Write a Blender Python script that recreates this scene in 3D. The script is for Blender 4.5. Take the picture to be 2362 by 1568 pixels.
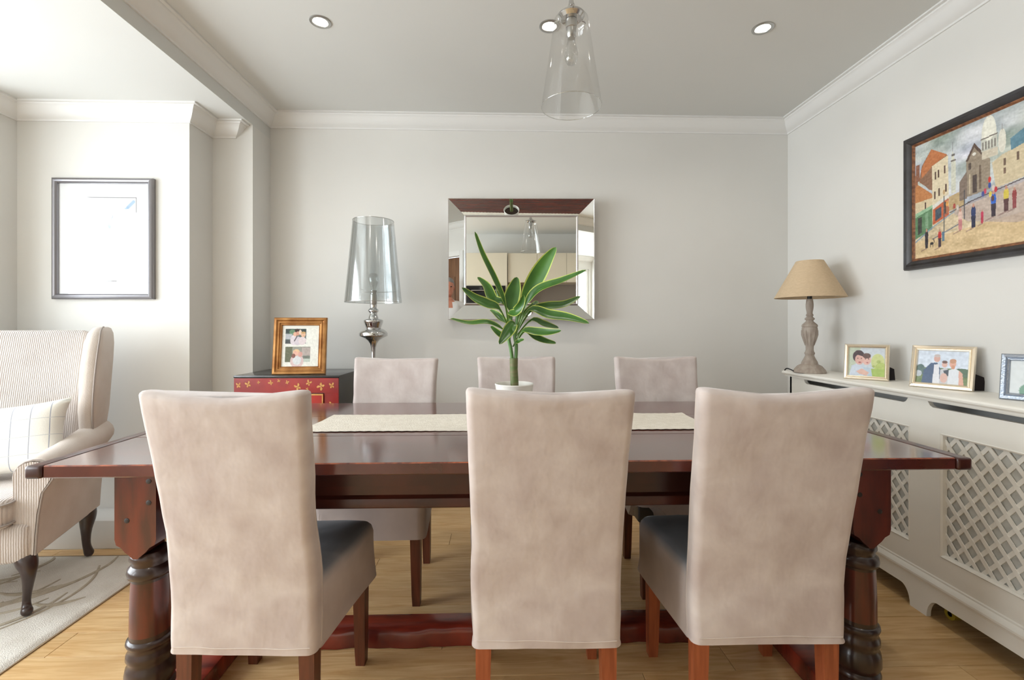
import bpy, bmesh, math, random
import numpy as np
from mathutils import Vector, Matrix, noise as mnoise

S = bpy.context.scene
C = S.collection
PI = math.pi
for o in list(bpy.data.objects):
    bpy.data.objects.remove(o)

# ------------------------------------------------------------ camera, world, lights, exposure
cd = bpy.data.cameras.new('camera'); cam = bpy.data.objects.new('camera', cd); C.objects.link(cam)
cam.location = (0, 0, 1.17); cam.rotation_euler = (PI/2, 0, -math.radians(1.691))
cd.sensor_width = 36; cd.lens = 16.003; cd.shift_y = -31/2362; cd.clip_start = 0.02
S.camera = cam
S.view_settings.view_transform = 'Standard'; S.view_settings.look = 'None'
S.view_settings.gamma = 1; S.view_settings.use_curve_mapping = False
S.view_settings.exposure = 0.0
W = bpy.data.worlds.new('sky'); S.world = W; W.use_nodes = True
W.node_tree.nodes['Background'].inputs[0].default_value = (0.86, 0.93, 1.0, 1)
W.node_tree.nodes['Background'].inputs[1].default_value = 2.2
def area(name, loc, rot, sx, sy, power, col):
    l = bpy.data.lights.new(name, 'AREA'); l.shape = 'RECTANGLE'; l.size = sx; l.size_y = sy
    l.energy = power; l.color = col
    o = bpy.data.objects.new(name, l); C.objects.link(o); o.location = loc; o.rotation_euler = rot
    return o
area('bay_daylight', (-3.35, 1.2, 1.4), (0, -PI/2 - 0.0, 0), 1.8, 2.1, 150, (0.90, 0.95, 1.0))
area('kitchen_daylight', (-3.35, -0.45, 1.4), (0, -PI/2, 0), 1.8, 0.7, 66, (0.93, 0.965, 1.0))
for x, y in ((-0.81, 2.10), (0.235, 2.10), (1.23, 2.09), (-0.81, 0.55), (0.5, 0.55), (1.23, 0.55)):  # the front row of three is unseen, added for its light without fittings
    l = bpy.data.lights.new('downlight_and_added_glow', 'AREA'); l.shape = 'DISK'; l.size = 0.06
    l.energy = 2.0; l.color = (1.0, 0.93, 0.84); l.spread = math.radians(150)
    o = bpy.data.objects.new('downlight_and_added_glow', l); C.objects.link(o); o.location = (x, y, 2.535)

# ------------------------------------------------------------ helpers
def lin(c):
    c = c/255.0
    return c/12.92 if c <= 0.04045 else ((c+0.055)/1.055)**2.4
def L3(rgb): return (lin(rgb[0]), lin(rgb[1]), lin(rgb[2]), 1)

def M(name, rgb, rough=0.6, metal=0.0, rgb2=None, nscale=6.0, stretch=(1, 1, 1), detail=4, bump=0.0,
      bscale=60.0, bstretch=None, sheen=0.0, coat=0.0, spec=0.5, emit=None, estr=0.0, contrast=(0.35, 0.65), ndist=0.0, randtone=0.0):
    m = bpy.data.materials.new(name); m.use_nodes = True
    nt = m.node_tree; N = nt.nodes; K = nt.links
    p = N['Principled BSDF']
    p.inputs['Base Color'].default_value = L3(rgb)
    p.inputs['Roughness'].default_value = rough; p.inputs['Metallic'].default_value = metal
    p.inputs['Specular IOR Level'].default_value = spec
    if sheen: p.inputs['Sheen Weight'].default_value = sheen; p.inputs['Sheen Roughness'].default_value = 0.4
    if coat: p.inputs['Coat Weight'].default_value = coat; p.inputs['Coat Roughness'].default_value = 0.12
    if emit: p.inputs['Emission Color'].default_value = L3(emit); p.inputs['Emission Strength'].default_value = estr
    tc = N.new('ShaderNodeTexCoord')
    if rgb2 is not None:
        mp = N.new('ShaderNodeMapping'); mp.inputs['Scale'].default_value = stretch
        K.new(tc.outputs['Object'], mp.inputs[0])
        nz = N.new('ShaderNodeTexNoise'); nz.inputs['Scale'].default_value = nscale; nz.inputs['Detail'].default_value = detail
        nz.inputs['Distortion'].default_value = ndist
        K.new(mp.outputs[0], nz.inputs['Vector'])
        cr = N.new('ShaderNodeValToRGB')
        cr.color_ramp.elements[0].position = contrast[0]; cr.color_ramp.elements[1].position = contrast[1]
        cr.color_ramp.elements[0].color = L3(rgb); cr.color_ramp.elements[1].color = L3(rgb2)
        K.new(nz.outputs[0], cr.inputs[0])
        out = cr.outputs[0]
        if randtone:
            oi = N.new('ShaderNodeObjectInfo')
            mr = N.new('ShaderNodeMapRange'); mr.inputs['To Min'].default_value = 1-randtone; mr.inputs['To Max'].default_value = 1+randtone
            K.new(oi.outputs['Random'], mr.inputs[0])
            va = N.new('ShaderNodeVectorMath'); va.operation = 'SCALE'
            K.new(out, va.inputs[0]); K.new(mr.outputs[0], va.inputs['Scale']); out = va.outputs[0]
            ad = N.new('ShaderNodeVectorMath'); ad.operation = 'SCALE'; ad.inputs['Scale'].default_value = 30
            cb = N.new('ShaderNodeCombineXYZ'); K.new(oi.outputs['Random'], cb.inputs[0]); K.new(oi.outputs['Random'], cb.inputs[1])
            K.new(cb.outputs[0], ad.inputs[0]); K.new(ad.outputs[0], mp.inputs['Location'])
        K.new(out, p.inputs['Base Color'])
    if bump:
        mp2 = N.new('ShaderNodeMapping'); mp2.inputs['Scale'].default_value = bstretch or (1, 1, 1)
        K.new(tc.outputs['Object'], mp2.inputs[0])
        nb = N.new('ShaderNodeTexNoise'); nb.inputs['Scale'].default_value = bscale; nb.inputs['Detail'].default_value = 3
        K.new(mp2.outputs[0], nb.inputs['Vector'])
        b = N.new('ShaderNodeBump'); b.inputs['Strength'].default_value = bump; b.inputs['Distance'].default_value = 0.01
        K.new(nb.outputs[0], b.inputs['Height']); K.new(b.outputs[0], p.inputs['Normal'])
    return m

def thin_glass(name, tint, refl_rough=0.02, base_refl=0.06, edge=0.5):
    m = bpy.data.materials.new(name); m.use_nodes = True
    nt = m.node_tree; N = nt.nodes; K = nt.links
    for n in list(N): N.remove(n)
    out = N.new('ShaderNodeOutputMaterial'); mx = N.new('ShaderNodeMixShader')
    tr = N.new('ShaderNodeBsdfTransparent'); tr.inputs[0].default_value = tint
    gl = N.new('ShaderNodeBsdfGlossy'); gl.inputs['Roughness'].default_value = refl_rough
    lw = N.new('ShaderNodeLayerWeight'); lw.inputs['Blend'].default_value = 0.35
    mr = N.new('ShaderNodeMapRange'); mr.inputs['To Min'].default_value = base_refl; mr.inputs['To Max'].default_value = edge
    K.new(lw.outputs['Facing'], mr.inputs[0]); K.new(mr.outputs[0], mx.inputs[0])
    K.new(tr.outputs[0], mx.inputs[1]); K.new(gl.outputs[0], mx.inputs[2]); K.new(mx.outputs[0], out.inputs[0])
    return m

def vcol_mat(name, rough=0.5, coat=0.0, bump=0.0):
    m = bpy.data.materials.new(name); m.use_nodes = True
    N = m.node_tree.nodes; K = m.node_tree.links; p = N['Principled BSDF']
    a = N.new('ShaderNodeAttribute'); a.attribute_name = 'paint'
    K.new(a.outputs['Color'], p.inputs['Base Color']); p.inputs['Roughness'].default_value = rough
    if coat: p.inputs['Coat Weight'].default_value = coat; p.inputs['Coat Roughness'].default_value = 0.03
    if bump:
        tc = N.new('ShaderNodeTexCoord'); nb = N.new('ShaderNodeTexNoise'); nb.inputs['Scale'].default_value = 120
        b = N.new('ShaderNodeBump'); b.inputs['Strength'].default_value = bump; b.inputs['Distance'].default_value = 0.004
        K.new(tc.outputs['Object'], nb.inputs['Vector']); K.new(nb.outputs[0], b.inputs['Height']); K.new(b.outputs[0], p.inputs['Normal'])
    return m

def finish(name, bm, mats, parent=None, smooth=35, loc=None, rot=None):
    bmesh.ops.recalc_face_normals(bm, faces=bm.faces)
    me = bpy.data.meshes.new(name); bm.to_mesh(me); bm.free()
    for m in (mats if isinstance(mats, (list, tuple)) else [mats]): me.materials.append(m)
    if smooth:
        me.polygons.foreach_set('use_smooth', [True]*len(me.polygons)); me.set_sharp_from_angle(angle=math.radians(smooth))
    o = bpy.data.objects.new(name, me); C.objects.link(o)
    if parent: o.parent = parent
    if loc: o.location = loc
    if rot: o.rotation_euler = rot
    return o
def tag(o, label=None, cat=None, group=None, kind=None):
    if label: o['label'] = label
    if cat: o['category'] = cat
    if group: o['group'] = group
    if kind: o['kind'] = kind
    return o
def thing(name, label, cat, loc=(0, 0, 0), rot=(0, 0, 0), group=None):
    o = bpy.data.objects.new(name, None); C.objects.link(o); o.empty_display_size = 0.05
    o.location = loc; o.rotation_euler = rot
    return tag(o, label, cat, group)
def B(): return bmesh.new()
def box(bm, x0, x1, y0, y1, z0, z1, bev=0.0, seg=2, mi=0):
    t = bmesh.new()
    bmesh.ops.create_cube(t, size=1)
    bmesh.ops.scale(t, vec=(x1-x0, y1-y0, z1-z0), verts=t.verts)
    bmesh.ops.translate(t, vec=((x0+x1)/2, (y0+y1)/2, (z0+z1)/2), verts=t.verts)
    if bev: bmesh.ops.bevel(t, geom=t.edges[:], offset=bev, segments=seg, affect='EDGES', profile=0.6)
    for f in t.faces: f.material_index = mi
    me = bpy.data.meshes.new('t'); t.to_mesh(me); t.free(); bm.from_mesh(me); bpy.data.meshes.remove(me)
    return bm
def loft(bm, rings, cap=True, closed=True, mi=0, vfun=None):
    V = [[bm.verts.new(p) for p in r] for r in rings]
    n = len(rings[0])
    for a, b in zip(V[:-1], V[1:]):
        for i in range(n if closed else n-1):
            j = (i+1) % n
            try:
                f = bm.faces.new((a[i], a[j], b[j], b[i])); f.material_index = mi
            except ValueError: pass
    if cap and closed:
        for r in (V[0], V[-1]):
            try:
                f = bm.faces.new(r); f.material_index = mi
            except ValueError: pass
    return V
def lathe(bm, prof, seg=32, cap=True, cx=0, cy=0, mi=0):
    return loft(bm, [[(cx+r*math.cos(2*PI*i/seg), cy+r*math.sin(2*PI*i/seg), z) for i in range(seg)] for r, z in prof], cap, mi=mi)
def tube(bm, pts, r, seg=10, mi=0, cap=True):
    P = [Vector(p) for p in pts]; R = r if isinstance(r, (list, tuple)) else [r]*len(P)
    rings = []; up = None
    for i, p in enumerate(P):
        t = (P[min(i+1, len(P)-1)]-P[max(i-1, 0)]).normalized()
        if up is None: up = t.orthogonal().normalized()
        up = (up - t*up.dot(t)).normalized(); s = t.cross(up)
        rings.append([p+(up*math.cos(2*PI*k/seg)+s*math.sin(2*PI*k/seg))*R[i] for k in range(seg)])
    loft(bm, rings, cap, mi=mi)
def prism(bm, poly, h0, h1, axis='z', mi=0):
    def f(p, h):
        return {'z': (p[0], p[1], h), 'y': (p[0], h, p[1]), 'x': (h, p[0], p[1])}[axis]
    return loft(bm, [[f(p, h0) for p in poly], [f(p, h1) for p in poly]], True, mi=mi)
def rrect(w, t, r, n=4):
    pts = []
    for cx, cy, a0 in ((w-r, t-r, 0), (-(w-r), t-r, PI/2), (-(w-r), -(t-r), PI), (w-r, -(t-r), 1.5*PI)):
        for k in range(n+1):
            a = a0+PI/2*k/n; pts.append((cx+r*math.cos(a), cy+r*math.sin(a)))
    return pts
def spline(P, n=6):
    P = [Vector(p) for p in P]; out = []
    for i in range(len(P)-1):
        a = P[max(i-1, 0)]; b = P[i]; c = P[i+1]; d = P[min(i+2, len(P)-1)]
        for k in range(n):
            t = k/n
            out.append(0.5*((2*b)+(c-a)*t+(2*a-5*b+4*c-d)*t*t+(3*b-a-3*c+d)*t**3))
    out.append(P[-1]); return out

# ------------------------------------------------------------ tiny painter: pictures become colour attributes on fine grids
class Pic:
    def __init__(s, w, h, bg):
        s.w, s.h = w, h
        s.a = np.zeros((h, w, 3)); s.a[:] = bg
        s.Y, s.X = np.mgrid[0:h, 0:w]
    def noise(s, sx, sy, seed):
        r = np.random.RandomState(seed); g = r.rand(int(s.h/sy)+3, int(s.w/sx)+3)
        yy = s.Y/sy; xx = s.X/sx; y0 = yy.astype(int); x0 = xx.astype(int); fy = yy-y0; fx = xx-x0
        fy = fy*fy*(3-2*fy); fx = fx*fx*(3-2*fx)
        return (g[y0, x0]*(1-fx)*(1-fy)+g[y0, x0+1]*fx*(1-fy)+g[y0+1, x0]*(1-fx)*fy+g[y0+1, x0+1]*fx*fy)
    def put(s, m, c, al=1.0):
        c = np.array(c, float); s.a[m] = s.a[m]*(1-al)+c*al
    def ell(s, cx, cy, rx, ry, c, al=1.0): s.put(((s.X-cx)/rx)**2+((s.Y-cy)/ry)**2 <= 1, c, al)
    def rect(s, x0, y0, x1, y1, c, al=1.0): s.put((s.X >= x0) & (s.X < x1) & (s.Y >= y0) & (s.Y < y1), c, al)
    def poly(s, P, c, al=1.0):
        m = np.zeros((s.h, s.w), bool); n = len(P)
        for i in range(n):
            x1, y1 = P[i]; x2, y2 = P[(i+1) % n]
            if y1 == y2: continue
            cnd = ((y1 > s.Y) != (y2 > s.Y)) & (s.X < (x2-x1)*(s.Y-y1)/(y2-y1)+x1); m ^= cnd
        s.put(m, c, al)
    def line(s, x1, y1, x2, y2, w, c, al=1.0):
        dx, dy = x2-x1, y2-y1; L = max(dx*dx+dy*dy, 1e-6)
        t = np.clip(((s.X-x1)*dx+(s.Y-y1)*dy)/L, 0, 1)
        s.put(((s.X-x1-t*dx)**2+(s.Y-y1-t*dy)**2) <= (w/2)**2, c, al)
    def var(s, amt, sx, sy, seed):
        s.a += ((s.noise(sx, sy, seed)-0.5)*2*amt)[..., None]
def picture(name, pic, w, h, mat, parent, loc=(0, 0, 0), rot=(0, 0, 0)):
    """flat print, local x = width, local z = height, facing local -y"""
    nx, ny = pic.w, pic.h
    xs = (np.arange(nx)/(nx-1)-0.5)*w; zs = (0.5-np.arange(ny)/(ny-1))*h
    co = np.zeros((ny, nx, 3)); co[..., 0] = xs[None, :]; co[..., 2] = zs[:, None]
    idx = np.arange(nx*ny).reshape(ny, nx)
    f = np.stack([idx[:-1, :-1], idx[1:, :-1], idx[1:, 1:], idx[:-1, 1:]], -1).reshape(-1, 4)
    me = bpy.data.meshes.new(name); me.vertices.add(nx*ny); me.vertices.foreach_set('co', co.ravel())
    me.loops.add(f.size); me.loops.foreach_set('vertex_index', f.ravel())
    me.polygons.add(len(f)); me.polygons.foreach_set('loop_start', np.arange(0, f.size, 4)); me.polygons.foreach_set('loop_total', np.full(len(f), 4))
    me.update(calc_edges=True)
    c = np.clip(pic.a, 0, 255)/255; c = np.where(c <= 0.04045, c/12.92, ((c+0.055)/1.055)**2.4)
    at = me.color_attributes.new('paint', 'FLOAT_COLOR', 'POINT')
    at.data.foreach_set('color', np.concatenate([c, np.ones((ny, nx, 1))], -1).ravel())
    me.materials.append(mat)
    o = bpy.data.objects.new(name, me); C.objects.link(o); o.parent = parent; o.location = loc; o.rotation_euler = rot
    return o
def frame_bars(w, h, prof, part='frame_rail', mats=None, parent=None):
    """four mitred rails; prof = (inward distance from the outer edge, protrusion towards -y), local x/z plane"""
    cs = [(-w/2, -h/2), (w/2, -h/2), (w/2, h/2), (-w/2, h/2)]
    inn = [(1, 1), (-1, 1), (-1, -1), (1, -1)]
    for i in range(4):
        j = (i+1) % 4; bm = B()
        rings = []
        for k in (i, j):
            rings.append([(cs[k][0]+inn[k][0]*d, -p, cs[k][1]+inn[k][1]*d) for d, p in prof])
        loft(bm, rings)
        finish(part, bm, mats, parent, smooth=25)

# ------------------------------------------------------------ materials
wallm = M('wall_paint', (221, 219, 214), 0.75, rgb2=(225, 223, 218), nscale=1.5)
ceilm = M('ceiling_paint', (214, 214, 210), 0.8, rgb2=(217, 217, 213), nscale=1)
trimm = M('coving_plaster', (229, 228, 225), 0.55)
whitew = M('white_eggshell', (243, 240, 232), 0.38, rgb2=(239, 236, 227), nscale=4)
oak = M('oak_floor', (203, 160, 106), 0.36, rgb2=(229, 195, 144), nscale=3.0, stretch=(1.2, 14, 1), detail=6, ndist=1.5, contrast=(0.3, 0.7), randtone=0.09, bump=0.05, bscale=30, bstretch=(1, 12, 1), spec=0.4)
mahog = M('mahogany_top', (64, 26, 22), 0.2, rgb2=(98, 42, 30), nscale=4, stretch=(1.0, 18, 1), detail=6, ndist=0.8, coat=0.9)
mahogd = M('mahogany_dark', (78, 32, 22), 0.3, rgb2=(52, 22, 16), nscale=6, stretch=(1, 8, 1), detail=5, coat=0.2)
mahogv = M('mahogany_leg', (104, 40, 26), 0.28, rgb2=(64, 28, 20), nscale=5, stretch=(5, 5, 1), detail=5, coat=0.3)
mahogk = M('mahogany_waxed_dark', (58, 34, 26), 0.3, rgb2=(34, 24, 22), nscale=9, coat=0.3)
mahoge = M('worn_edge', (172, 92, 56), 0.4, rgb2=(92, 40, 28), nscale=40)
mahogr = M('mahogany_red', (140, 52, 36), 0.22, rgb2=(86, 32, 26), nscale=5, stretch=(1, 5, 1), coat=0.35)
pegm = M('peg_black', (34, 26, 24), 0.5)
velvet = M('velvet_cover', (188, 174, 169), 0.85, rgb2=(211, 201, 196), nscale=9, detail=9, ndist=0.3, contrast=(0.32, 0.70), bump=0.45, bscale=13, bstretch=(1, 1, 0.7), sheen=0.35, spec=0.15)
seamm = M('cover_seam', (212, 200, 190), 0.8)
chleg = M('beech_stained', (168, 92, 56), 0.4, rgb2=(140, 72, 42), nscale=6, stretch=(12, 12, 1), detail=5)
chleg_shaded = M('beech_stained_shaded', (112, 60, 40), 0.4, rgb2=(84, 44, 30), nscale=6, stretch=(12, 12, 1), detail=5)  # same beech as the brighter legs, with shade put into the colour
blackf = M('black_leathercloth', (34, 36, 38), 0.4)
chrome = M('chrome', (206, 206, 206), 0.06, metal=1)
brushed = M('brushed_steel', (190, 190, 188), 0.28, metal=1)
silverm = M('silver_leaf', (214, 208, 206), 0.28, metal=0.9)
greyframe = M('pewter_frame', (148, 146, 150), 0.32, metal=0.8)
goldm = M('antique_gold', (190, 140, 84), 0.36, metal=0.65, rgb2=(148, 98, 52), nscale=14)
goldl = M('bright_gold', (226, 178, 128), 0.3, metal=0.7)
champ = M('champagne_silver', (238, 226, 206), 0.2, metal=0.85)
pewter = M('grey_silver_frame', (160, 168, 180), 0.3, metal=0.7, bump=0.2, bscale=200)
blackv = M('black_velvet', (28, 20, 22), 0.9)
framed = M('dark_frame', (46, 42, 40), 0.4, rgb2=(58, 56, 58), nscale=20)
frameg = M('frame_gilt_liner', (150, 100, 66), 0.45, rgb2=(96, 58, 40), nscale=60)
matw = M('mount_card', (240, 240, 238), 0.85)
mirrorm = M('mirror_silver', (238, 240, 238), 0.0, metal=1)
runner = M('runner_cloth', (232, 226, 214), 0.9, rgb2=(222, 215, 202), nscale=40, bump=0.3, bscale=180)
rugm = M('wool_rug', (218, 211, 200), 0.95, rgb2=(234, 229, 220), nscale=7, bump=0.5, bscale=260, sheen=0.2)
rugd = M('rug_carved_line', (178, 166, 146), 0.95, rgb2=(198, 187, 168), nscale=30, bump=0.4, bscale=260)
rugb = M('rug_backing', (150, 128, 100), 0.9)
linen = M('linen_shade', (206, 182, 150), 0.85, rgb2=(198, 174, 142), nscale=60, stretch=(1, 1, 3), bump=0.12, bscale=300)
washed = M('washed_wood', (178, 166, 154), 0.7, rgb2=(158, 144, 132), nscale=18, stretch=(3, 3, 1), bump=0.15, bscale=60)
blackp = M('black_plastic', (20, 20, 20), 0.4)
lacqb = M('black_lacquer', (40, 40, 40), 0.22, coat=0.3)
lacqr = M('red_lacquer', (164, 42, 36), 0.32, rgb2=(138, 32, 32), nscale=8, coat=0.2)
lacqr2 = M('red_lacquer_door', (186, 44, 34), 0.3, rgb2=(168, 36, 32), nscale=8, coat=0.2)
giltp = M('gilt_paint', (216, 164, 92), 0.45, rgb2=(196, 140, 66), nscale=60)
potm = M('white_ceramic', (236, 234, 228), 0.2)
soilm = M('soil', (52, 38, 28), 0.95, bump=0.8, bscale=120)
canem = M('cane_trunk', (92, 112, 62), 0.6, rgb2=(120, 116, 80), nscale=20, stretch=(1, 1, 4), bump=0.3, bscale=50)
stemm = M('green_stem', (96, 136, 76), 0.5)
leafm = M('leaf_green', (44, 88, 28), 0.34, rgb2=(74, 122, 46), nscale=9, stretch=(1, 1, 1))
leafy = M('leaf_margin', (186, 200, 96), 0.4)
glassp = thin_glass('pendant_glass', (0.97, 0.97, 0.965, 1), 0.05, 0.08, 0.34)
glassr = thin_glass('glass_rim', (0.9, 0.92, 0.9, 1), 0.05, 0.35, 0.8)
glassb = thin_glass('bulb_glass', (0.93, 0.93, 0.92, 1), 0.02, 0.10, 0.6)
glassw = thin_glass('window_glass', (0.98, 0.99, 0.99, 1), 0.0, 0.03, 0.4)
glasspic = thin_glass('picture_glass', (0.985, 0.985, 0.985, 1), 0.0, 0.025, 0.3)
smoke = thin_glass('mirrored_acrylic', (0.72, 0.76, 0.77, 1), 0.12, 0.26, 0.8)
lensm = M('lamp_lens', (255, 250, 240), 0.4, emit=(255, 246, 230), estr=6)
whitep = M('white_plastic', (236, 236, 232), 0.3)
cream = M('cream_gloss', (232, 222, 200), 0.15)
splash = M('grey_splashback', (150, 140, 130), 0.3)
stonew = M('worktop_stone', (90, 84, 80), 0.2, rgb2=(70, 66, 64), nscale=40)
ovenb = M('oven_black', (20, 20, 22), 0.12)
doorw = M('brown_door', (120, 84, 56), 0.45, rgb2=(100, 68, 44), nscale=4, stretch=(8, 8, 1))
radm = M('radiator_steel', (176, 176, 172), 0.5)
darkv = M('void_board', (70, 62, 54), 0.9)
yellowp = M('yellow_tape', (176, 150, 40), 0.5)

# ribbed chair fabric: fine cords by a wave bump
def rib_mat(name, rgb, rgb2, axis, scale=42):
    m = M(name, rgb, 0.9, rgb2=rgb2, nscale=7, sheen=0.2, spec=0.15)
    N = m.node_tree.nodes; K = m.node_tree.links
    tc = N.new('ShaderNodeTexCoord'); wv = N.new('ShaderNodeTexWave'); wv.bands_direction = axis
    wv.inputs['Scale'].default_value = scale; wv.inputs['Distortion'].default_value = 1.2; wv.inputs['Detail'].default_value = 2
    wv.inputs['Detail Scale'].default_value = 3
    b = N.new('ShaderNodeBump'); b.inputs['Strength'].default_value = 0.55; b.inputs['Distance'].default_value = 0.004
    K.new(tc.outputs['Object'], wv.inputs['Vector']); K.new(wv.outputs[1], b.inputs['Height']); K.new(b.outputs[0], N['Principled BSDF'].inputs['Normal'])
    return m
ribx = rib_mat('ribbed_fabric', (206, 196, 190), (218, 209, 203), 'X')
plainf = M('armchair_fabric', (206, 194, 184), 0.9, rgb2=(216, 206, 198), nscale=6, sheen=0.2, spec=0.15, bump=0.15, bscale=200)
pipingm = M('armchair_piping', (168, 158, 152), 0.8)
armleg = M('armchair_leg_wood', (56, 40, 36), 0.3, coat=0.2)
# seat top: view-dependent velvet sheen painted in as slate, taupe on the sides
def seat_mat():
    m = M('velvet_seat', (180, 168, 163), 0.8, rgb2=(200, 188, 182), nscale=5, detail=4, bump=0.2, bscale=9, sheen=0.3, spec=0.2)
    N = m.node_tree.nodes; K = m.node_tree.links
    at = N.new('ShaderNodeAttribute'); at.attribute_name = 'painted_sheen'
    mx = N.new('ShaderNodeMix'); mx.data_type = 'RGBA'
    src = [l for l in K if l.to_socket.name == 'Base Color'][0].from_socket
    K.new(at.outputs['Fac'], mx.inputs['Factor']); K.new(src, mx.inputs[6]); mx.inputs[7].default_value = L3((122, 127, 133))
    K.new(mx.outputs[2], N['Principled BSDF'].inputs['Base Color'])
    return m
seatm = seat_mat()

# ------------------------------------------------------------ room shell
XR, YB, XS = 1.97, 3.045, -1.504      # right wall, back wall, ceiling step
XP, YP, YA, XL, YL, XW, YK = -1.746, 2.832, 2.625, -2.69, 2.30, -3.05, -0.85
HC, HL = 2.56, 2.403
def struct(name, bm, m, label, parent=None, smooth=None):
    o = finish(name, bm, m, parent, smooth=smooth)
    if not parent: tag(o, label, 'room', None, 'structure')
    return o
bm = B(); box(bm, XW-0.5, XR+0.12, YK-0.1, YB+0.1, -0.12, -0.014)
floor = struct('floor', bm, darkv, 'oak plank floor of the dining room'); floor['category'] = 'floor'
random.seed(4)
y = YK; row = 0; variants = {}
while y < YB:
    w = 0.132; y1 = min(y+w, YB)
    x = XW - random.random()*1.1
    while x < XR:
        Ln = random.choice((1.1, 1.4, 1.75)); xa = max(x, XW); xb = min(x+Ln, XR)
        if xb-xa > 0.05:
            key = (round(xb-xa, 3), round(y1-y, 3))
            if key not in variants:
                b = B(); g = 0.0008
                box(b, g, xb-xa-g, g, y1-y-g, -0.014, 0, 0.0008, 1)
                o = finish('plank', b, oak, floor, smooth=0); variants[key] = o.data
            else:
                o = bpy.data.objects.new('plank', variants[key]); C.objects.link(o); o.parent = floor
            o.location = (xa, y, 0)
        x += Ln
    y += w; row += 1
def walls(name, boxes, m, label):
    bm = B()
    for b in boxes: box(bm, *b)
    o = struct(name, bm, m, label); o['category'] = 'wall'; return o
walls('wall_back', [(XS, XR+0.1, YB, YB+0.12, 0, 2.7), (XP, XS, YP, YB+0.12, 0, HL), (XL-0.1, XP, YA, YB+0.12, 0, HL)], wallm, 'pale grey back wall with alcove step and picture wall')
walls('wall_left', [(XL-0.5, XL, YL, YA, 0, 2.6), (XW-0.12, XW, YK, -0.8, 0, 2.6), (XW-0.12, XW, 2.2, YL, 0, 2.6),
                    (XW-0.12, XW, -0.8, 2.2, 0, 0.5), (XW-0.12, XW, -0.8, 2.2, 2.2, 2.6), (XW-0.12, XW, -0.06, 0.08, 0.5, 2.2)], wallm, 'pale left wall of the bay with window openings')
walls('wall_right', [(XR, XR+0.12, 0.79, YB+0.1, 0, 2.7), (XR, XR+0.12, YK-0.1, -0.01, 0, 2.7), (XR, XR+0.12, -0.01, 0.79, 2.13, 2.7)], wallm, 'pale grey right wall behind the radiator cover')
walls('wall_front', [(XW-0.12, XR+0.12, YK-0.1, YK, 0, 2.7)], wallm, 'kitchen wall behind the camera')
bm = B(); box(bm, XS, XR+0.12, YK-0.1, YB+0.1, HC, HC+0.12); c1 = struct('ceiling', bm, ceilm, 'flat ceiling over the dining table'); c1['category'] = 'ceiling'
bm = B(); box(bm, XW-0.12, XS, YK-0.1, YB+0.1, HL, HC+0.12); c2 = struct('ceiling', bm, ceilm, 'lower ceiling over the bay with the armchair'); c2['category'] = 'ceiling'

PROF = [(-0.004, 0.0), (-0.004, -0.085), (0.008, -0.085), (0.010, -0.077), (0.015, -0.074), (0.026, -0.068), (0.038, -0.056), (0.048, -0.042), (0.055, -0.028),
        (0.064, -0.018), (0.068, -0.016), (0.070, -0.009), (0.085, -0.008), (0.085, 0.0)]
BPROF = [(-0.003, 0.0), (0.018, 0.0), (0.018, 0.105), (0.014, 0.115), (0.014, 0.125), (0.008, 0.138), (0.004, 0.145), (-0.003, 0.145)]
def sweep(path, prof, z, names, mat, labels, cat, skip=(), closed=False):
    P = [Vector(p) for p in path]; n = len(P)
    def nrm(a, b): d = (b-a).normalized(); return Vector((-d.y, d.x))
    offs = []
    for i in range(n):
        ns = []
        if i > 0 or closed: ns.append(nrm(P[i-1], P[i]))
        if i < n-1 or closed: ns.append(nrm(P[i], P[(i+1) % n]))
        if len(ns) == 2:
            a, b = ns; m = (a+b); offs.append(m/(1+a.dot(b)) if (1+a.dot(b)) > 1e-4 else a)
        else: offs.append(ns[0])
    k = 0
    for i in range(n if closed else n-1):
        j = (i+1) % n
        if i in skip: continue
        bm = B()
        loft(bm, [[(P[q].x+offs[q].x*d, P[q].y+offs[q].y*d, z+h) for d, h in prof] for q in (i, j)])
        o = finish(names, bm, mat, None, smooth=30); tag(o, labels[k], cat, None, 'structure'); k += 1
sweep([(XR, YK), (XR, YB), (XS, YB), (XS, YK)], PROF, HC, 'trim_1', trimm,
      ['white moulded coving along the right wall', 'white moulded coving along the back wall above the mirror', 'white coving along the ceiling step'], 'coving')
sweep([(-1.61, YB-0.05), (-1.61, YP), (XP, YP), (XP, YA), (XL, YA), (XL, YL), (XW, YL), (XW, YK)], PROF, HL, 'trim_2', trimm,
      ['coving end return on the pillar', 'short coving on the pillar face', 'short coving along the wall return beside the picture wall',
       'white coving above the framed print', 'short white coving at the far left edge', 'coving over the bay return', 'coving above the bay window'], 'coving')
sweep([(XR, 2.68), (XR, YB), (XS, YB), (XS, YP), (XP, YP), (XP, YA)], BPROF, 0, 'baseboard_back', trimm,
      ['skirting board in the right corner', 'skirting board along the back wall', 'skirting board on the pillar side', 'skirting board on the pillar face', 'skirting board on the wall return'], 'skirting')
bm = B(); box(bm, XL, XP, 2.455, YA, 0, 0.15, 0.006); tag(finish('baseboard_left', bm, trimm), 'deep white boxed skirting under the framed print', 'skirting', None, 'structure')

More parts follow.
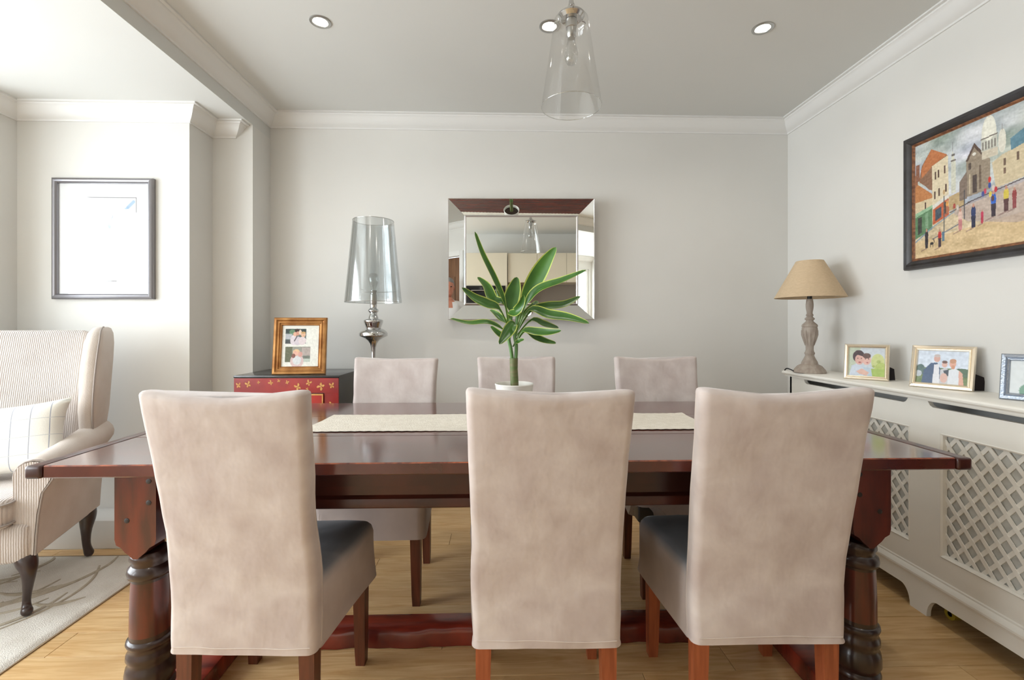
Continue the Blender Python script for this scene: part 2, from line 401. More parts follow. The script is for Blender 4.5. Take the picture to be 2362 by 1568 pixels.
# windows of the bay (left of the view) and the door on the right wall
for wn, (y0, y1) in (('window_1', (0.08, 2.2)), ('window_2', (-0.8, -0.06))):
    bm = B(); t = 0.05; xa, xb = XW-0.08, XW-0.03
    nm = 3 if wn == 'window_1' else 1
    box(bm, xa, xb, y0, y1, 0.5, 0.56, 0.004); box(bm, xa, xb, y0, y1, 2.14, 2.2, 0.004); box(bm, xa, xb, y0, y1, 1.32, 1.37, 0.004)
    for k in range(nm+1):
        yy = y0+(y1-y0-t)*k/nm; box(bm, xa+0.002, xb+0.002, yy, yy+t, 0.5, 2.2, 0.004)
    wo = finish(wn, bm, whitep, None, smooth=30); tag(wo, 'white sash window of the bay' if wn == 'window_1' else 'narrow white window beside the kitchen', 'window', None, 'structure')
    for k in range(nm):
        ya = y0+(y1-y0-t)*k/nm+t; yb = y0+(y1-y0-t)*(k+1)/nm
        for za, zb in ((0.56, 1.32), (1.37, 2.14)):
            bm = B(); box(bm, XW-0.057, XW-0.053, ya, yb, za, zb); finish('pane', bm, glassw, wo, smooth=0)
    bm = B(); box(bm, XW-0.02, XW+0.05, y0, y1, 0.47, 0.5, 0.005); finish('window_sill', bm, whitep, wo)
bm = B(); box(bm, XR+0.04, XR+0.08, 0.02, 0.76, 0.004, 2.11, 0.003)
d = finish('door_1', bm, doorw); tag(d, 'brown wooden door in the right wall', 'door', None, 'structure')
for za, zb in ((0.15, 0.95), (1.1, 1.85)):
    bm = B(); box(bm, XR+0.03, XR+0.045, 0.13, 0.65, za, zb, 0.006); finish('door_panel', bm, doorw, d)
bm = B(); tube(bm, [(XR+0.04, 0.70, 1.0), (XR-0.01, 0.70, 1.0), (XR-0.02, 0.69, 1.0), (XR-0.02, 0.59, 1.0)], 0.009); finish('door_handle', bm, brushed, d)
bm = B()
box(bm, XR-0.015, XR+0.03, -0.07, 0.0, 0.0, 2.19, 0.004); box(bm, XR-0.015, XR+0.03, 0.78, 0.845, 0.0, 2.19, 0.004); box(bm, XR-0.015, XR+0.03, 0.0, 0.78, 2.12, 2.19, 0.004)
finish('door_frame', bm, trimm, d)

# ------------------------------------------------------------ dining table
TB = thing('dining_table', 'long dark mahogany refectory dining table with turned legs in the middle of the room', 'table', (0.04, 1.782, 0))
def tl(x, y): return x-0.04, y-1.782
# top made of boards, planed flush
yb = [1.28, 1.60, 1.95, 2.285]
for k in range(3):
    bm = B(); box(bm, -1.285, 1.285, yb[k]-1.782+0.0004, yb[k+1]-1.782-0.0004, 0.755, 0.79, 0.003 if k == 0 else 0.001, 1)
    if k == 0:
        bm.normal_update()
        for f in bm.faces:
            c = f.calc_center_median()
            if c.y < yb[0]-1.782+0.003 and c.z > 0.7865 and c.z < 0.7899: f.material_index = 1
    finish('tabletop_board', bm, [mahog, mahoge], TB, smooth=20)
for s in (-1, 1):
    bm = B(); box(bm, min(s*1.2855, s*1.329), max(s*1.2855, s*1.329), -0.508, 0.509, 0.7548, 0.7902, 0.008, 3)
    finish('breadboard_end', bm, [mahogd], TB, smooth=40)
bm = B()
AP = [(0.0, 0.754), (0.0, 0.70), (0.006, 0.698), (0.006, 0.672), (0.002, 0.668), (-0.006, 0.664), (-0.008, 0.655), (-0.008, 0.64), (-0.004, 0.636), (0.028, 0.636), (0.028, 0.754)]
for s, nm in ((-1, 'apron'), (1, 'apron')):
    bm = B(); loft(bm, [[(x, s*(0.43-p[0]) , p[1]) for p in AP] for x in (-1.0, 1.0)]); finish(nm, bm, mahogd, TB, smooth=25)
for s in (-1, 1):
    bm = B(); box(bm, s*1.055-0.014, s*1.055+0.014, -0.36, 0.36, 0.636, 0.754, 0.003); finish('end_apron', bm, mahogd, TB)
LEGP = [(0.052, 0.520), (0.060, 0.512), (0.062, 0.500), (0.056, 0.492), (0.055, 0.482), (0.066, 0.474), (0.069, 0.462), (0.066, 0.450), (0.058, 0.446), (0.057, 0.438),
        (0.059, 0.40), (0.061, 0.34), (0.062, 0.285), (0.062, 0.272), (0.070, 0.268), (0.072, 0.260), (0.068, 0.252), (0.063, 0.246), (0.066, 0.236), (0.071, 0.228), (0.072, 0.216),
        (0.066, 0.208), (0.066, 0.198), (0.072, 0.190), (0.076, 0.172), (0.076, 0.152), (0.068, 0.138), (0.066, 0.134), (0.072, 0.129), (0.075, 0.121), (0.072, 0.113), (0.064, 0.109), (0.062, 0.098), (0.072, 0.09), (0.076, 0.078), (0.070, 0.066)]
for sx in (-1, 1):
    for sy in (-1, 1):
        cx, cy = sx*1.06, sy*0.415
        bm = B()
        hw = 0.057
        poly = [(-hw, 0.754), (-hw, 0.572), (-hw+0.004, 0.556), (-hw+0.018, 0.548), (-hw+0.028, 0.536), (-hw+0.046, 0.521), (-0.006, 0.516), (0.006, 0.516), (hw-0.046, 0.521), (hw-0.028, 0.536), (hw-0.018, 0.548), (hw-0.004, 0.556), (hw, 0.572), (hw, 0.754)]
        prism(bm, [(cx+p[0], p[1]) for p in poly], cy-0.058, cy+0.058, 'y')
        leg = finish('leg', bm, mahogv, TB, smooth=30)
        bm = B(); lathe(bm, [(r_*0.82, z_) for r_, z_ in LEGP], 40, True, cx, cy)
        for f in bm.faces:
            z = f.calc_center_median().z
            f.material_index = 0 if (0.285 < z < 0.44) else 1
        finish('turned_column', bm, [mahogv, mahogk], leg, smooth=50)
        for px, pz in ((0.037, 0.735), (0.037, 0.675), (-0.023, 0.625)):
            bm = B(); r = 0.0075; yf = cy+sy*0.058
            loft(bm, [[(cx-sx*px+r*k*math.cos(a*PI/4), yf+sy*d, pz+r*k*math.sin(a*PI/4)) for a in range(8)] for k, d in ((1, -0.003), (1, 0.0008), (0.7, 0.0016))])
            finish('peg', bm, pegm, leg)
for s in (-1, 1):
    bm = B(); box(bm, s*1.06-0.096, s*1.06+0.096, -0.52, 0.52, 0.0, 0.066, 0.006); finish('side_stretcher', bm, mahogr, TB)
# worn, slightly wavy long stretcher
bm = B(); rings = []
for i in range(41):
    x = -0.962+1.924*i/40; wv = 0.004*math.sin(i*0.9)+0.003*math.sin(i*2.3+1)
    rings.append([(x, -0.115+wv, 0.002), (x, 0.0, 0.002), (x, -0.022, 0.066), (x, -0.029-wv*0.4, 0.067), (x, -0.095+wv, 0.066+wv*0.5), (x, -0.108+wv, 0.058+wv), (x, -0.113+wv, 0.046)])
loft(bm, rings); finish('long_stretcher', bm, mahogr, TB, smooth=50)

# runner
bm = B(); nx, ny = 90, 14; V = []
def rz(u, v): return 0.7935+0.0012*math.sin(u*9+v*3)+(0.004*max(0, math.sin(u*31+1)) if v > 0.9 and u > 0.62 else 0)
for j in range(ny+1):
    V.append([bm.verts.new((-0.72+1.52*i/nx+(0.03*(j/ny) if i == 0 else 0), 1.655+0.31*j/ny+(0.002*((i % 2)*2-1) if j in (0, ny) else 0), rz(i/nx, j/ny))) for i in range(nx+1)])
for j in range(ny):
    for i in range(nx): bm.faces.new((V[j][i], V[j][i+1], V[j+1][i+1], V[j+1][i]))
r_ = bmesh.ops.extrude_face_region(bm, geom=bm.faces[:]); bmesh.ops.translate(bm, vec=(0, 0, -0.0018), verts=[v for v in r_['geom'] if isinstance(v, bmesh.types.BMVert)])
tag(finish('table_runner', bm, runner, None, smooth=60), 'cream woven table runner laid along the dark dining table', 'table runner')

# ------------------------------------------------------------ slipcovered dining chairs, faces local +y, origin on floor
def dining_chair(label, x, y, rz, ws=1.0, seed=0, lm=chleg, bare=False, tilt=0.0):
    t = thing('dining_chair', label, 'chair', (x, y, 0), (0, 0, rz), 'velvet-covered dining chairs around the table')
    def wr(p, a=1.0):
        q = Vector(p)*5+Vector((seed*7.3, 1.7, seed)); f = Vector(p)*14+Vector((seed*3.1, 5, 2))
        v = mnoise.noise_vector(q)*0.006*a+mnoise.noise_vector(f)*0.0022*a
        return Vector(p)+v
    # backrest
    bm = B(); rings = []
    zs = [0.302, 0.304, 0.312, 0.34, 0.38, 0.42, 0.46, 0.5, 0.54, 0.58, 0.63, 0.68, 0.73, 0.78, 0.83, 0.88, 0.92, 0.955, 0.98, 0.995]
    for z in zs:
        u = (z-0.30)/0.70
        w = (0.203+0.012*u-0.004*math.sin(u*PI))*ws; th = 0.036-0.006*u
        yc = -0.178-0.095*max(0, (u-0.2)/0.8)**1.25
        fl = 0.002 if z < 0.31 else 0
        rr = rrect(w+fl, th, 0.022, 5)
        # subdivide the long sides
        pts = []
        for i, p in enumerate(rr):
            q = rr[(i+1) % len(rr)]; pts.append(p)
            dd = math.hypot(q[0]-p[0], q[1]-p[1])
            if dd > 0.1:
                for k in range(1, 12): pts.append((p[0]+(q[0]-p[0])*k/12, p[1]+(q[1]-p[1])*k/12))
        dip = lambda px: (-0.013+0.019*(abs(px)/w)**2.2)*max(0, (u-0.6)/0.4)**2
        cv = lambda px: -0.012*(1-(px/w)**2)*u
        rings.append([wr((px, yc+py+cv(px), z+dip(px)), 0.35 if z < 0.31 else 1) for px, py in pts])
    last = rings[-1]; cen = sum(last, Vector())/len(last)
    for s, dz in ((0.94, 0.008), (0.80, 0.013), (0.4, 0.0155)):
        rings.append([Vector((p.x*(1-(1-s)*0.12), cen.y+(p.y-cen.y)*s, p.z+dz*(1-0.3*(abs(p.x)/(w))**6))) for p in last])
    loft(bm, rings)
    o = finish('backrest', bm, velvet, t, smooth=80)
    # seams down both rear edges and along the hem
    for s in (-1, 1):
        bm = B(); pp = []
        for z in zs[2:]:
            u = (z-0.30)/0.70
            w = (0.203+0.012*u-0.004*math.sin(u*PI))*ws; yc = -0.178-0.095*max(0, (u-0.2)/0.8)**1.25
            pp.append(wr((s*(w-0.001), yc+0.01-0.03*0, z)))
        tube(bm, pp, 0.0016, 6); finish('seam', bm, seamm, o)
    bm = B(); hp = []
    for k in range(25):
        px_ = (k/12-1)*(0.190*ws); u = 0.03
        hp.append(wr((px_, -0.178-0.0362-0.012*(1-(px_/(0.203*ws))**2)*u, 0.322)))
    tube(bm, hp, 0.0009, 5); finish('hem', bm, seamm, o)
    # seat with skirt
    bm = B(); rings = []
    def ring(w0, w1, y0, y1, z, r=0.035, a=1.0, bulge=0):
        P = [(-w0, y0), (w0, y0), (w1, y1), (-w1, y1)]
        out = []
        n = len(P)
        for i in range(4):
            p0 = Vector(P[i-1]); p1 = Vector(P[i]); p2 = Vector(P[(i+1) % 4])
            d0 = (p0-p1).normalized(); d2 = (p2-p1).normalized()
            rr_ = r if i >= 2 else 0.008
            a0 = p1+d0*rr_; a2 = p1+d2*rr_
            for k in range(5):
                tt = k/4; q = a0*(1-tt)**2+p1*2*tt*(1-tt)+a2*tt*tt; out.append((q.x, q.y, z))
            e = Vector(P[(i+1) % 4])+ (Vector(P[i])-Vector(P[(i+1) % 4])).normalized()*(r if (i+1) % 4 >= 2 else 0.008)
            for k in range(1, 8):
                q = a2+(e-a2)*k/8; out.append((q.x, q.y, z))
        return [wr(p, a) for p in out]
    wf = 0.238*ws; wb = 0.198*ws
    for z, s, a in ((0.292, 0.004, 0.6), (0.30, 0.003, 0.8), (0.34, 0.0, 1.2), (0.38, 0.0, 1.4), (0.42, 0, 1.4), (0.45, 0, 1.2), (0.468, -0.004, 1), (0.482, -0.014, 0.8), (0.490, -0.034, 0.8)):
        rings.append(ring(wb+s, wf+s, -0.17, 0.215+s, z, 0.04, a))
    base = rings[-1]; cen = sum(base, Vector())/len(base)
    for s, dz in ((0.75, 0.006), (0.5, 0.009), (0.25, 0.011), (0.05, 0.011)):
        rings.append([wr((cen.x+(p.x-cen.x)*s, cen.y+(p.y-cen.y)*s, p.z+dz), 0.6) for p in base])
    loft(bm, rings)
    if bare:   # the cover of this chair is hitched up at one front corner
        for v in bm.verts:
            if v.co.z < 0.45:
                k = max(0, 1-math.hypot(v.co.x-wf, v.co.y-0.215)/0.20)
                v.co.z += min(0.115, 0.22*k)*(1 if v.co.z < 0.43 else 0.3)
    so = finish('seat', bm, seatm, t, smooth=80)
    me = so.data; at = me.attributes.new('painted_sheen', 'FLOAT', 'POINT')
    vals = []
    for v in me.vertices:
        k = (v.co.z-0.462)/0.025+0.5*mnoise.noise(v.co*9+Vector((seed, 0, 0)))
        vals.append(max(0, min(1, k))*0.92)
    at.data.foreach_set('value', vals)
    bm = B(); pp = [wr((s, 0.214, z), 1.0) for s, z in ((wf-0.03, 0.30), (wf-0.028, 0.34), (wf-0.032, 0.38), (wf-0.034, 0.43))] if False else [(wf-0.040, 0.2185, 0.296), (wf-0.038, 0.2205, 0.33), (wf-0.041, 0.2205, 0.37), (wf-0.043, 0.2190, 0.40)]
    if not bare: tube(bm, spline(pp, 3), 0.0013, 6); finish('seam', bm, seamm, so)
    else: bm.free()
    if bare:
        bm = B(); box(bm, wf-0.075, wf-0.006, 0.13, 0.207, 0.335, 0.45, 0.012, 3); finish('seat_corner', bm, blackf, t)
    for sx, sy, xx, yy in ((-1, 1, 0.190, 0.172), (1, 1, 0.190, 0.172), (-1, -1, 0.172, -0.172), (1, -1, 0.172, -0.172)):
        bm = B(); cx = sx*xx*ws; cy = yy; h1, h0 = 0.022, 0.0155
        ox = sx*(h1-h0)*0.6; oy = (1 if sy > 0 else 1)*0
        back = -0.02 if sy < 0 else 0
        loft(bm, [[(cx+ox+a*h0, cy+back*0+oy+b*h0, 0.0) for a, b in ((-1, -1), (1, -1), (1, 1), (-1, 1))],
                  [(cx+ox*0.8+a*(h0+0.002), cy+b*(h0+0.002), 0.05) for a, b in ((-1, -1), (1, -1), (1, 1), (-1, 1))],
                  [(cx+a*h1, cy+b*h1, 0.34) for a, b in ((-1, -1), (1, -1), (1, 1), (-1, 1))]])
        lo = finish('leg', bm, lm, t, smooth=20)
    return t
dining_chair('taupe velvet dining chair, nearest row, left one, its dark seat showing on the right', -0.672, 1.437, -0.05, 0.965, 1, chleg_shaded)
dining_chair('taupe velvet dining chair, nearest row, middle one, directly in front of the potted plant', 0.133, 1.437, -0.01, 1.0, 2)
dining_chair('taupe velvet dining chair, nearest row, right one, beside the lattice radiator cover', 0.748, 1.435, -0.02, 1.05, 3)
dining_chair('far side dining chair on the left, in front of the silver lamp', -0.535, 2.105, PI-0.02, 1.0, 4, chleg_shaded)
dining_chair('far side dining chair in the middle, behind the plant and under the mirror', 0.10, 2.125, PI+0.02, 0.95, 5, chleg_shaded)
dining_chair('far side dining chair on the right, its cover hitched up over a black seat corner', 0.83, 2.12, PI, 1.02, 6, chleg_shaded, bare=True)

# ------------------------------------------------------------ potted plant
PX, PY = 0.062, 1.79
PT = thing('potted_plant', 'green dracaena with yellow-edged leaves in a white pot on the table runner', 'plant', (PX, PY, 0.794))
bm = B(); lathe(bm, [(0.045, 0.0), (0.052, 0.003), (0.060, 0.05), (0.070, 0.11), (0.075, 0.145), (0.077, 0.150), (0.075, 0.153), (0.071, 0.150), (0.066, 0.12), (0.05, 0.115)], 40); finish('pot', bm, potm, PT, smooth=50)
bm = B(); lathe(bm, [(0.069, 0.128), (0.05, 0.133), (0.02, 0.136), (0.002, 0.137)], 24); finish('soil', bm, soilm, PT)
def pz(v): return (888-v)/592+0.151-0.003
def pxx(u): return (u-1185)/592
bm = B(); tube(bm, [(0.002, 0, 0.12), (0.0, 0, 0.17), (-0.002, 0.0, 0.21), (-0.002, 0, 0.252)], [0.016, 0.016, 0.0155, 0.0165], 14); finish('trunk', bm, canem, PT, smooth=60)
for pts in ([(-0.008, 0, 0.245), (-0.014, -0.004, 0.29), (-0.022, -0.004, 0.33), (-0.016, -0.002, 0.38), (-0.012, 0, 0.44)], [(0.006, 0, 0.25), (0.008, 0.004, 0.30), (0.002, 0.006, 0.34), (0.010, 0.004, 0.39), (0.012, 0.004, 0.43)]):
    bm = B(); tube(bm, spline(pts, 5), 0.007, 10); finish('stem', bm, stemm, PT, smooth=60)
LEAVES = [  # centre line (from stem to tip), width in units, depth at tip
 ([(1172, 760), (1163, 700), (1140, 645), (1112, 588), (1095, 540)], 11, -0.06, 0.3),
 ([(1190, 750), (1205, 700), (1232, 648), (1257, 605), (1279, 573)], 36, -0.05, 0.0),
 ([(1192, 760), (1212, 700), (1240, 668), (1290, 650), (1342, 628)], 20, -0.10, 0.35),
 ([(1192, 765), (1225, 716), (1262, 706), (1305, 700), (1346, 680)], 20, 0.06, 0.2),
 ([(1190, 770), (1218, 714), (1262, 727), (1305, 734), (1346, 746)], 25, -0.12, 0.2),
 ([(1190, 775), (1225, 738), (1255, 747), (1275, 752), (1295, 756)], 16, 0.08, 0.2),
 ([(1190, 785), (1205, 762), (1235, 765), (1262, 766), (1288, 762)], 17, -0.08, -0.1),
 ([(1190, 790), (1210, 764), (1235, 778), (1258, 787), (1284, 792)], 14, 0.02, 0.1),
 ([(1174, 760), (1150, 712), (1122, 702), (1095, 690), (1067, 667)], 24, -0.08, 0.1),
 ([(1176, 755), (1162, 700), (1135, 690), (1120, 658), (1098, 635)], 22, 0.05, 0.2),
 ([(1176, 780), (1155, 757), (1122, 743), (1080, 745), (1040, 735)], 11, -0.05, 0.5),
 ([(1178, 760), (1176, 715), (1178, 690), (1186, 660), (1192, 636)], 34, 0.03, 0.0),
 ([(1180, 745), (1172, 722), (1185, 722), (1198, 705), (1204, 683)], 18, -0.10, 0.0),
 ([(1177, 795), (1168, 782), (1155, 775), (1142, 764), (1130, 752)], 13, 0.04, 0.3),
 ([(1182, 770), (1184, 745), (1174, 758), (1162, 775), (1150, 791)], 24, -0.13, -0.2),
 ([(1182, 800), (1188, 790), (1194, 788), (1200, 785), (1207, 783)], 9, -0.02, 0.3),
 ([(1180, 765), (1195, 735), (1215, 720), (1235, 700), (1244, 690)], 13, 0.10, 0.2),
 ([(1176, 770), (1168, 745), (1155, 735), (1140, 720), (1128, 712)], 14, 0.11, 0.2),
]
for P, wd, dy, roll in LEAVES:
    n = len(P)
    c = spline([(pxx(u), dy*(i/(n-1))**1.3, pz(v)) for i, (u, v) in enumerate(P)], 5)
    c = [Vector(p) for p in c]
    bm = B(); rows = []; m = len(c)
    wid = wd/592/2
    for i, p in enumerate(c):
        s = i/(m-1)
        if s < 0.25: w = 0.0028+0.003*s
        else:
            q = (s-0.25)/0.75; w = 0.0035+wid*math.sin(PI*min(1, q**0.75*0.98+0.02))**0.85
        if i == m-1: w = 0.0006
        t = (c[min(i+1, m-1)]-c[max(i-1, 0)]).normalized()
        nrm = Vector((0.15*math.sin(s*3), -1, 0.55+roll)).normalized(); nrm = (nrm-t*nrm.dot(t)).normalized(); side = t.cross(nrm)
        rows.append([p+side*w*k-nrm*(-1)*(abs(k)**1.6)*w*0.35 for k in (-1, -0.84, -0.4, 0, 0.4, 0.84, 1)])
    V = [[bm.verts.new(q) for q in r] for r in rows]
    for a, b in zip(V[:-1], V[1:]):
        for i in range(6):
            f = bm.faces.new((a[i], a[i+1], b[i+1], b[i])); f.material_index = 1 if i in (0, 5) else 0
    r_ = bmesh.ops.extrude_face_region(bm, geom=bm.faces[:]); bmesh.ops.translate(bm, vec=(0, 0.0008, -0.0006), verts=[v for v in r_['geom'] if isinstance(v, bmesh.types.BMVert)])
    finish('leaf', bm, [leafm, leafy], PT, smooth=70)

# ------------------------------------------------------------ pendant light and downlights
PN = thing('pendant_light', 'clear glass tapered pendant lamp hanging from the ceiling above the table', 'lamp', (0.243, 1.515, 1.905))
bm = B()
GP = [(0.100, 0.0), (0.0785, 0.14), (0.058, 0.275), (0.056, 0.290), (0.050, 0.298), (0.036, 0.302)]
loft(bm, [[(r*math.cos(2*PI*i/64), r*math.sin(2*PI*i/64), z) for i in range(64)] for r, z in GP], cap=False); finish('glass_shade', bm, glassp, PN, smooth=60)
bm = B(); tube(bm, [(0.1*math.cos(2*PI*i/64), 0.1*math.sin(2*PI*i/64), 0.0) for i in range(65)], 0.0013, 8, cap=False); finish('glass_rim', bm, glassr, PN, smooth=60)
bm = B(); lathe(bm, [(0.0, 0.288), (0.034, 0.290), (0.044, 0.300), (0.044, 0.306), (0.030, 0.314), (0.016, 0.325), (0.009, 0.345), (0.005, 0.38), (0.003, 0.42), (0.003, 0.6545)], 32); finish('cap', bm, chrome, PN, smooth=40)
for k in range(3):
    a = k*2*PI/3+0.5; bm = B(); tube(bm, [(0.036*math.cos(a), 0.036*math.sin(a), 0.302), (0.058*math.cos(a), 0.058*math.sin(a), 0.302), (0.0605*math.cos(a), 0.0605*math.sin(a), 0.296)], 0.0025, 8); finish('clip_screw', bm, chrome, PN)
bm = B(); lathe(bm, [(0.012, 0.290), (0.019, 0.288), (0.019, 0.262), (0.0165, 0.260), (0.0165, 0.235), (0.014, 0.232), (0.012, 0.228)], 24); finish('lamp_holder', bm, brushed, PN, smooth=40)
bm = B(); loft(bm, [[(r*math.cos(2*PI*i/24), r*math.sin(2*PI*i/24), z) for i in range(24)] for r, z in [(0.012, 0.232), (0.013, 0.215), (0.019, 0.195), (0.0225, 0.172), (0.021, 0.155), (0.014, 0.143), (0.003, 0.139)]], cap=False); finish('bulb', bm, glassb, PN, smooth=60)
bm = B(); lathe(bm, [(0.0, 0.6545), (0.05, 0.6545), (0.05, 0.645), (0.035, 0.625), (0.006, 0.615)][::-1], 32); finish('ceiling_rose', bm, chrome, PN, smooth=40)
for i, (x, y, lab) in enumerate(((-0.812, 2.10, 'round recessed ceiling spotlight at the left'), (0.235, 2.10, 'round recessed ceiling spotlight half hidden by the pendant glass'), (1.23, 2.085, 'round recessed ceiling spotlight at the right'))):
    t = thing('recessed_downlight', lab, 'ceiling light', (x, y, 2.56), (0, 0, 0), 'recessed downlights in the ceiling')
    bm = B(); loft(bm, [[(r*math.cos(2*PI*k/40), r*math.sin(2*PI*k/40), z) for k in range(40)] for r, z in ((0.047, 0.0), (0.047, -0.003), (0.044, -0.005), (0.034, -0.004), (0.032, 0.0))], cap=False); finish('trim_ring', bm, brushed, t, smooth=40)
    bm = B(); lathe(bm, [(0.031, -0.0005), (0.0305, -0.0025), (0.001, -0.003)], 32); finish('lens', bm, lensm, t)

# ------------------------------------------------------------ mirror
MR = thing('wall_mirror', 'wall mirror with a wide sloping silver border, hanging behind the plant', 'mirror', (0.15, YB-0.012, 1.608), (0, 0, math.radians(-1.4)))
w2, h2, iw, ih = 0.475, 0.393, 0.370, 0.291; YO, YI = -0.082, -0.030
O = [(-w2, -h2), (w2, -h2), (w2, h2), (-w2, h2)]; I = [(-iw, -ih), (iw, -ih), (iw, ih), (-iw, ih)]
bm = B(); box(bm, -iw+0.001, iw-0.001, -0.034, -0.029, -ih+0.001, ih-0.001, 0.0015, 1); finish('mirror_glass', bm, mirrorm, MR, smooth=0)
for k in range(4):
    j = (k+1) % 4; bm = B()
    loft(bm, [[(O[q][0], YO, O[q][1]), (I[q][0], YI, I[q][1]), (I[q][0], YI+0.006, I[q][1]), (O[q][0], YO+0.006, O[q][1])] for q in (k, j)]); finish('mirror_border', bm, mirrorm, MR, smooth=0)
frame_bars(0.952, 0.788, [(0, 0.002), (0, 0.0805), (0.0025, 0.083), (0.005, 0.0795), (0.007, 0.002)], 'edge_strip', silverm, MR)
frame_bars(0.752, 0.594, [(0.004, 0.030), (0.003, 0.037), (0.008, 0.040), (0.013, 0.037), (0.014, 0.033)], 'inner_bead', silverm, MR)

# ------------------------------------------------------------ big lamp with mirrored shade (stands on the floor behind the far chair)
LP = thing('floor_lamp', 'chrome baluster floor lamp with transparent silvery shade behind the far left chair', 'lamp', (-0.745, 2.735, 0))
bm = B()
prof = [(0.0, 0.0), (0.14, 0.0), (0.14, 0.012), (0.12, 0.022), (0.06, 0.032), (0.03, 0.05), (0.018, 0.09), (0.014, 0.2), (0.02, 0.3), (0.05, 0.36), (0.06, 0.40), (0.05, 0.44), (0.02, 0.48), (0.013, 0.6), (0.012, 0.8), (0.0115, 0.95), (0.012, 1.01),
        (0.014, 1.045), (0.020, 1.068), (0.034, 1.088), (0.056, 1.102), (0.080, 1.113), (0.083, 1.117), (0.081, 1.122), (0.083, 1.127), (0.078, 1.138), (0.062, 1.152), (0.044, 1.160), (0.044, 1.166), (0.047, 1.170), (0.047, 1.176), (0.051, 1.180), (0.051, 1.187), (0.055, 1.191), (0.055, 1.199), (0.057, 1.204), (0.052, 1.211),
        (0.030, 1.217), (0.028, 1.225), (0.022, 1.240), (0.020, 1.250), (0.027, 1.256), (0.031, 1.264), (0.027, 1.273), (0.019, 1.278), (0.019, 1.285), (0.021, 1.300), (0.0, 1.302)]
lathe(bm, prof, 48); finish('baluster_stem', bm, chrome, LP, smooth=60)
bm = B(); loft(bm, [[(r*math.cos(2*PI*i/64), r*math.sin(2*PI*i/64), z) for i in range(64)] for r, z in ((0.164, 1.315), (0.141, 1.55), (0.118, 1.798))], cap=False); finish('lamp_shade', bm, smoke, LP, smooth=60)
for r, z in ((0.164, 1.315), (0.118, 1.798)):
    bm = B(); tube(bm, [(r*math.cos(2*PI*i/64), r*math.sin(2*PI*i/64), z) for i in range(65)], 0.0016, 6, cap=False); finish('shade_rim', bm, brushed, LP, smooth=60)
bm = B(); lathe(bm, [(0.018, 1.30), (0.021, 1.305), (0.021, 1.36), (0.016, 1.362), (0.016, 1.375), (0.019, 1.38), (0.019, 1.385), (0.0, 1.386)], 24); finish('lamp_holder', bm, brushed, LP, smooth=40)
bm = B(); loft(bm, [[(r*math.cos(2*PI*i/24), r*math.sin(2*PI*i/24), z) for i in range(24)] for r, z in [(0.012, 1.38), (0.014, 1.40), (0.026, 1.43), (0.03, 1.455), (0.024, 1.48), (0.004, 1.49)]], cap=False); finish('bulb', bm, glassb, LP, smooth=60)
bm = B()
for a in range(3):
    tube(bm, [(0.0, 0.0, 1.372), (0.157*math.cos(a*2.094+0.3), 0.157*math.sin(a*2.094+0.3), 1.382)], 0.0012, 6)
finish('shade_carrier', bm, brushed, LP)

# ------------------------------------------------------------ red lacquer cabinet
CB = thing('lacquer_cabinet', 'red and black lacquered cabinet with gilt butterflies in the left corner', 'cabinet', (-1.195, 2.61, 0), (0, 0, math.radians(-0.6)))
cw = 0.292
bm = B(); box(bm, -cw, cw, 0.0, 0.40, 0.10, 0.888, 0.003); cbody = finish('body', bm, lacqb, CB)
bm = B(); box(bm, -cw-0.004, cw+0.004, -0.008, 0.404, 0.880, 0.894, 0.003); finish('cabinet_top', bm, lacqb, CB)
bm = B()
box(bm, -cw, cw, -0.010, 0.0, 0.795, 0.879, 0.001, 1); box(bm, -cw, -cw+0.08, -0.010, 0.0, 0.10, 0.795, 0.001, 1); box(bm, cw-0.08, cw, -0.010, 0.0, 0.10, 0.795, 0.001, 1); box(bm, -cw+0.08, cw-0.08, -0.010, 0.0, 0.10, 0.16, 0.001, 1)
finish('front_frame', bm, lacqr, CB)
for s in (-1, 1):
    a, b = (-cw+0.084, -0.002) if s < 0 else (0.002, cw-0.084)
    bm = B(); box(bm, a, b, -0.016, -0.001, 0.164, 0.791, 0.002, 1); dr = finish('door', bm, lacqr2, CB)
    for q in ((a, b, 0.783, 0.791), (a, b, 0.164, 0.172), (a, a+0.006, 0.172, 0.783), (b-0.006, b, 0.172, 0.783)):
        bm = B(); box(bm, q[0], q[1], -0.0175, -0.0155, q[2], q[3]); finish('gilt_border', bm, giltp, dr)
    random.seed(7+s)
    bm = B()
    for k in range(26):    # fine gilt scrollwork
        cx = a+0.03+random.random()*(b-a-0.06); cz = 0.62+random.random()*0.13
        rr = 0.004+random.random()*0.007; a0 = random.random()*6
        tube(bm, [(cx+rr*math.cos(a0+q*0.7)*(1-q*0.06), -0.0165, cz+rr*math.sin(a0+q*0.7)) for q in range(8)], 0.0009, 4)
    o = finish('gilt_scrollwork', bm, giltp, dr); o['kind'] = 'stuff'
def butterfly(x, z, s, rot, lab=None):
    bm = B()
    for sg in (-1, 1):
        for P in ([(0, 0), (0.9, 0.35), (1.0, 0.9), (0.6, 1.0), (0.2, 0.55)], [(0, 0), (0.7, -0.1), (0.8, -0.6), (0.45, -0.75), (0.12, -0.4)]):
            pts = [(sg*p[0]*s*0.8, p[1]*s) for p in P]
            pts = [(x+p[0]*math.cos(rot)-p[1]*math.sin(rot), z+p[0]*math.sin(rot)+p[1]*math.cos(rot)) for p in pts]
            prism(bm, pts, -0.0112, -0.0098, 'y')
    tube(bm, [(x-s*0.5*math.sin(-rot), -0.011, z-s*0.5*math.cos(rot)), (x+s*0.5*math.sin(-rot), -0.011, z+s*0.5*math.cos(rot))], 0.0012, 5)
    finish('gilt_butterfly', bm, giltp, CB)
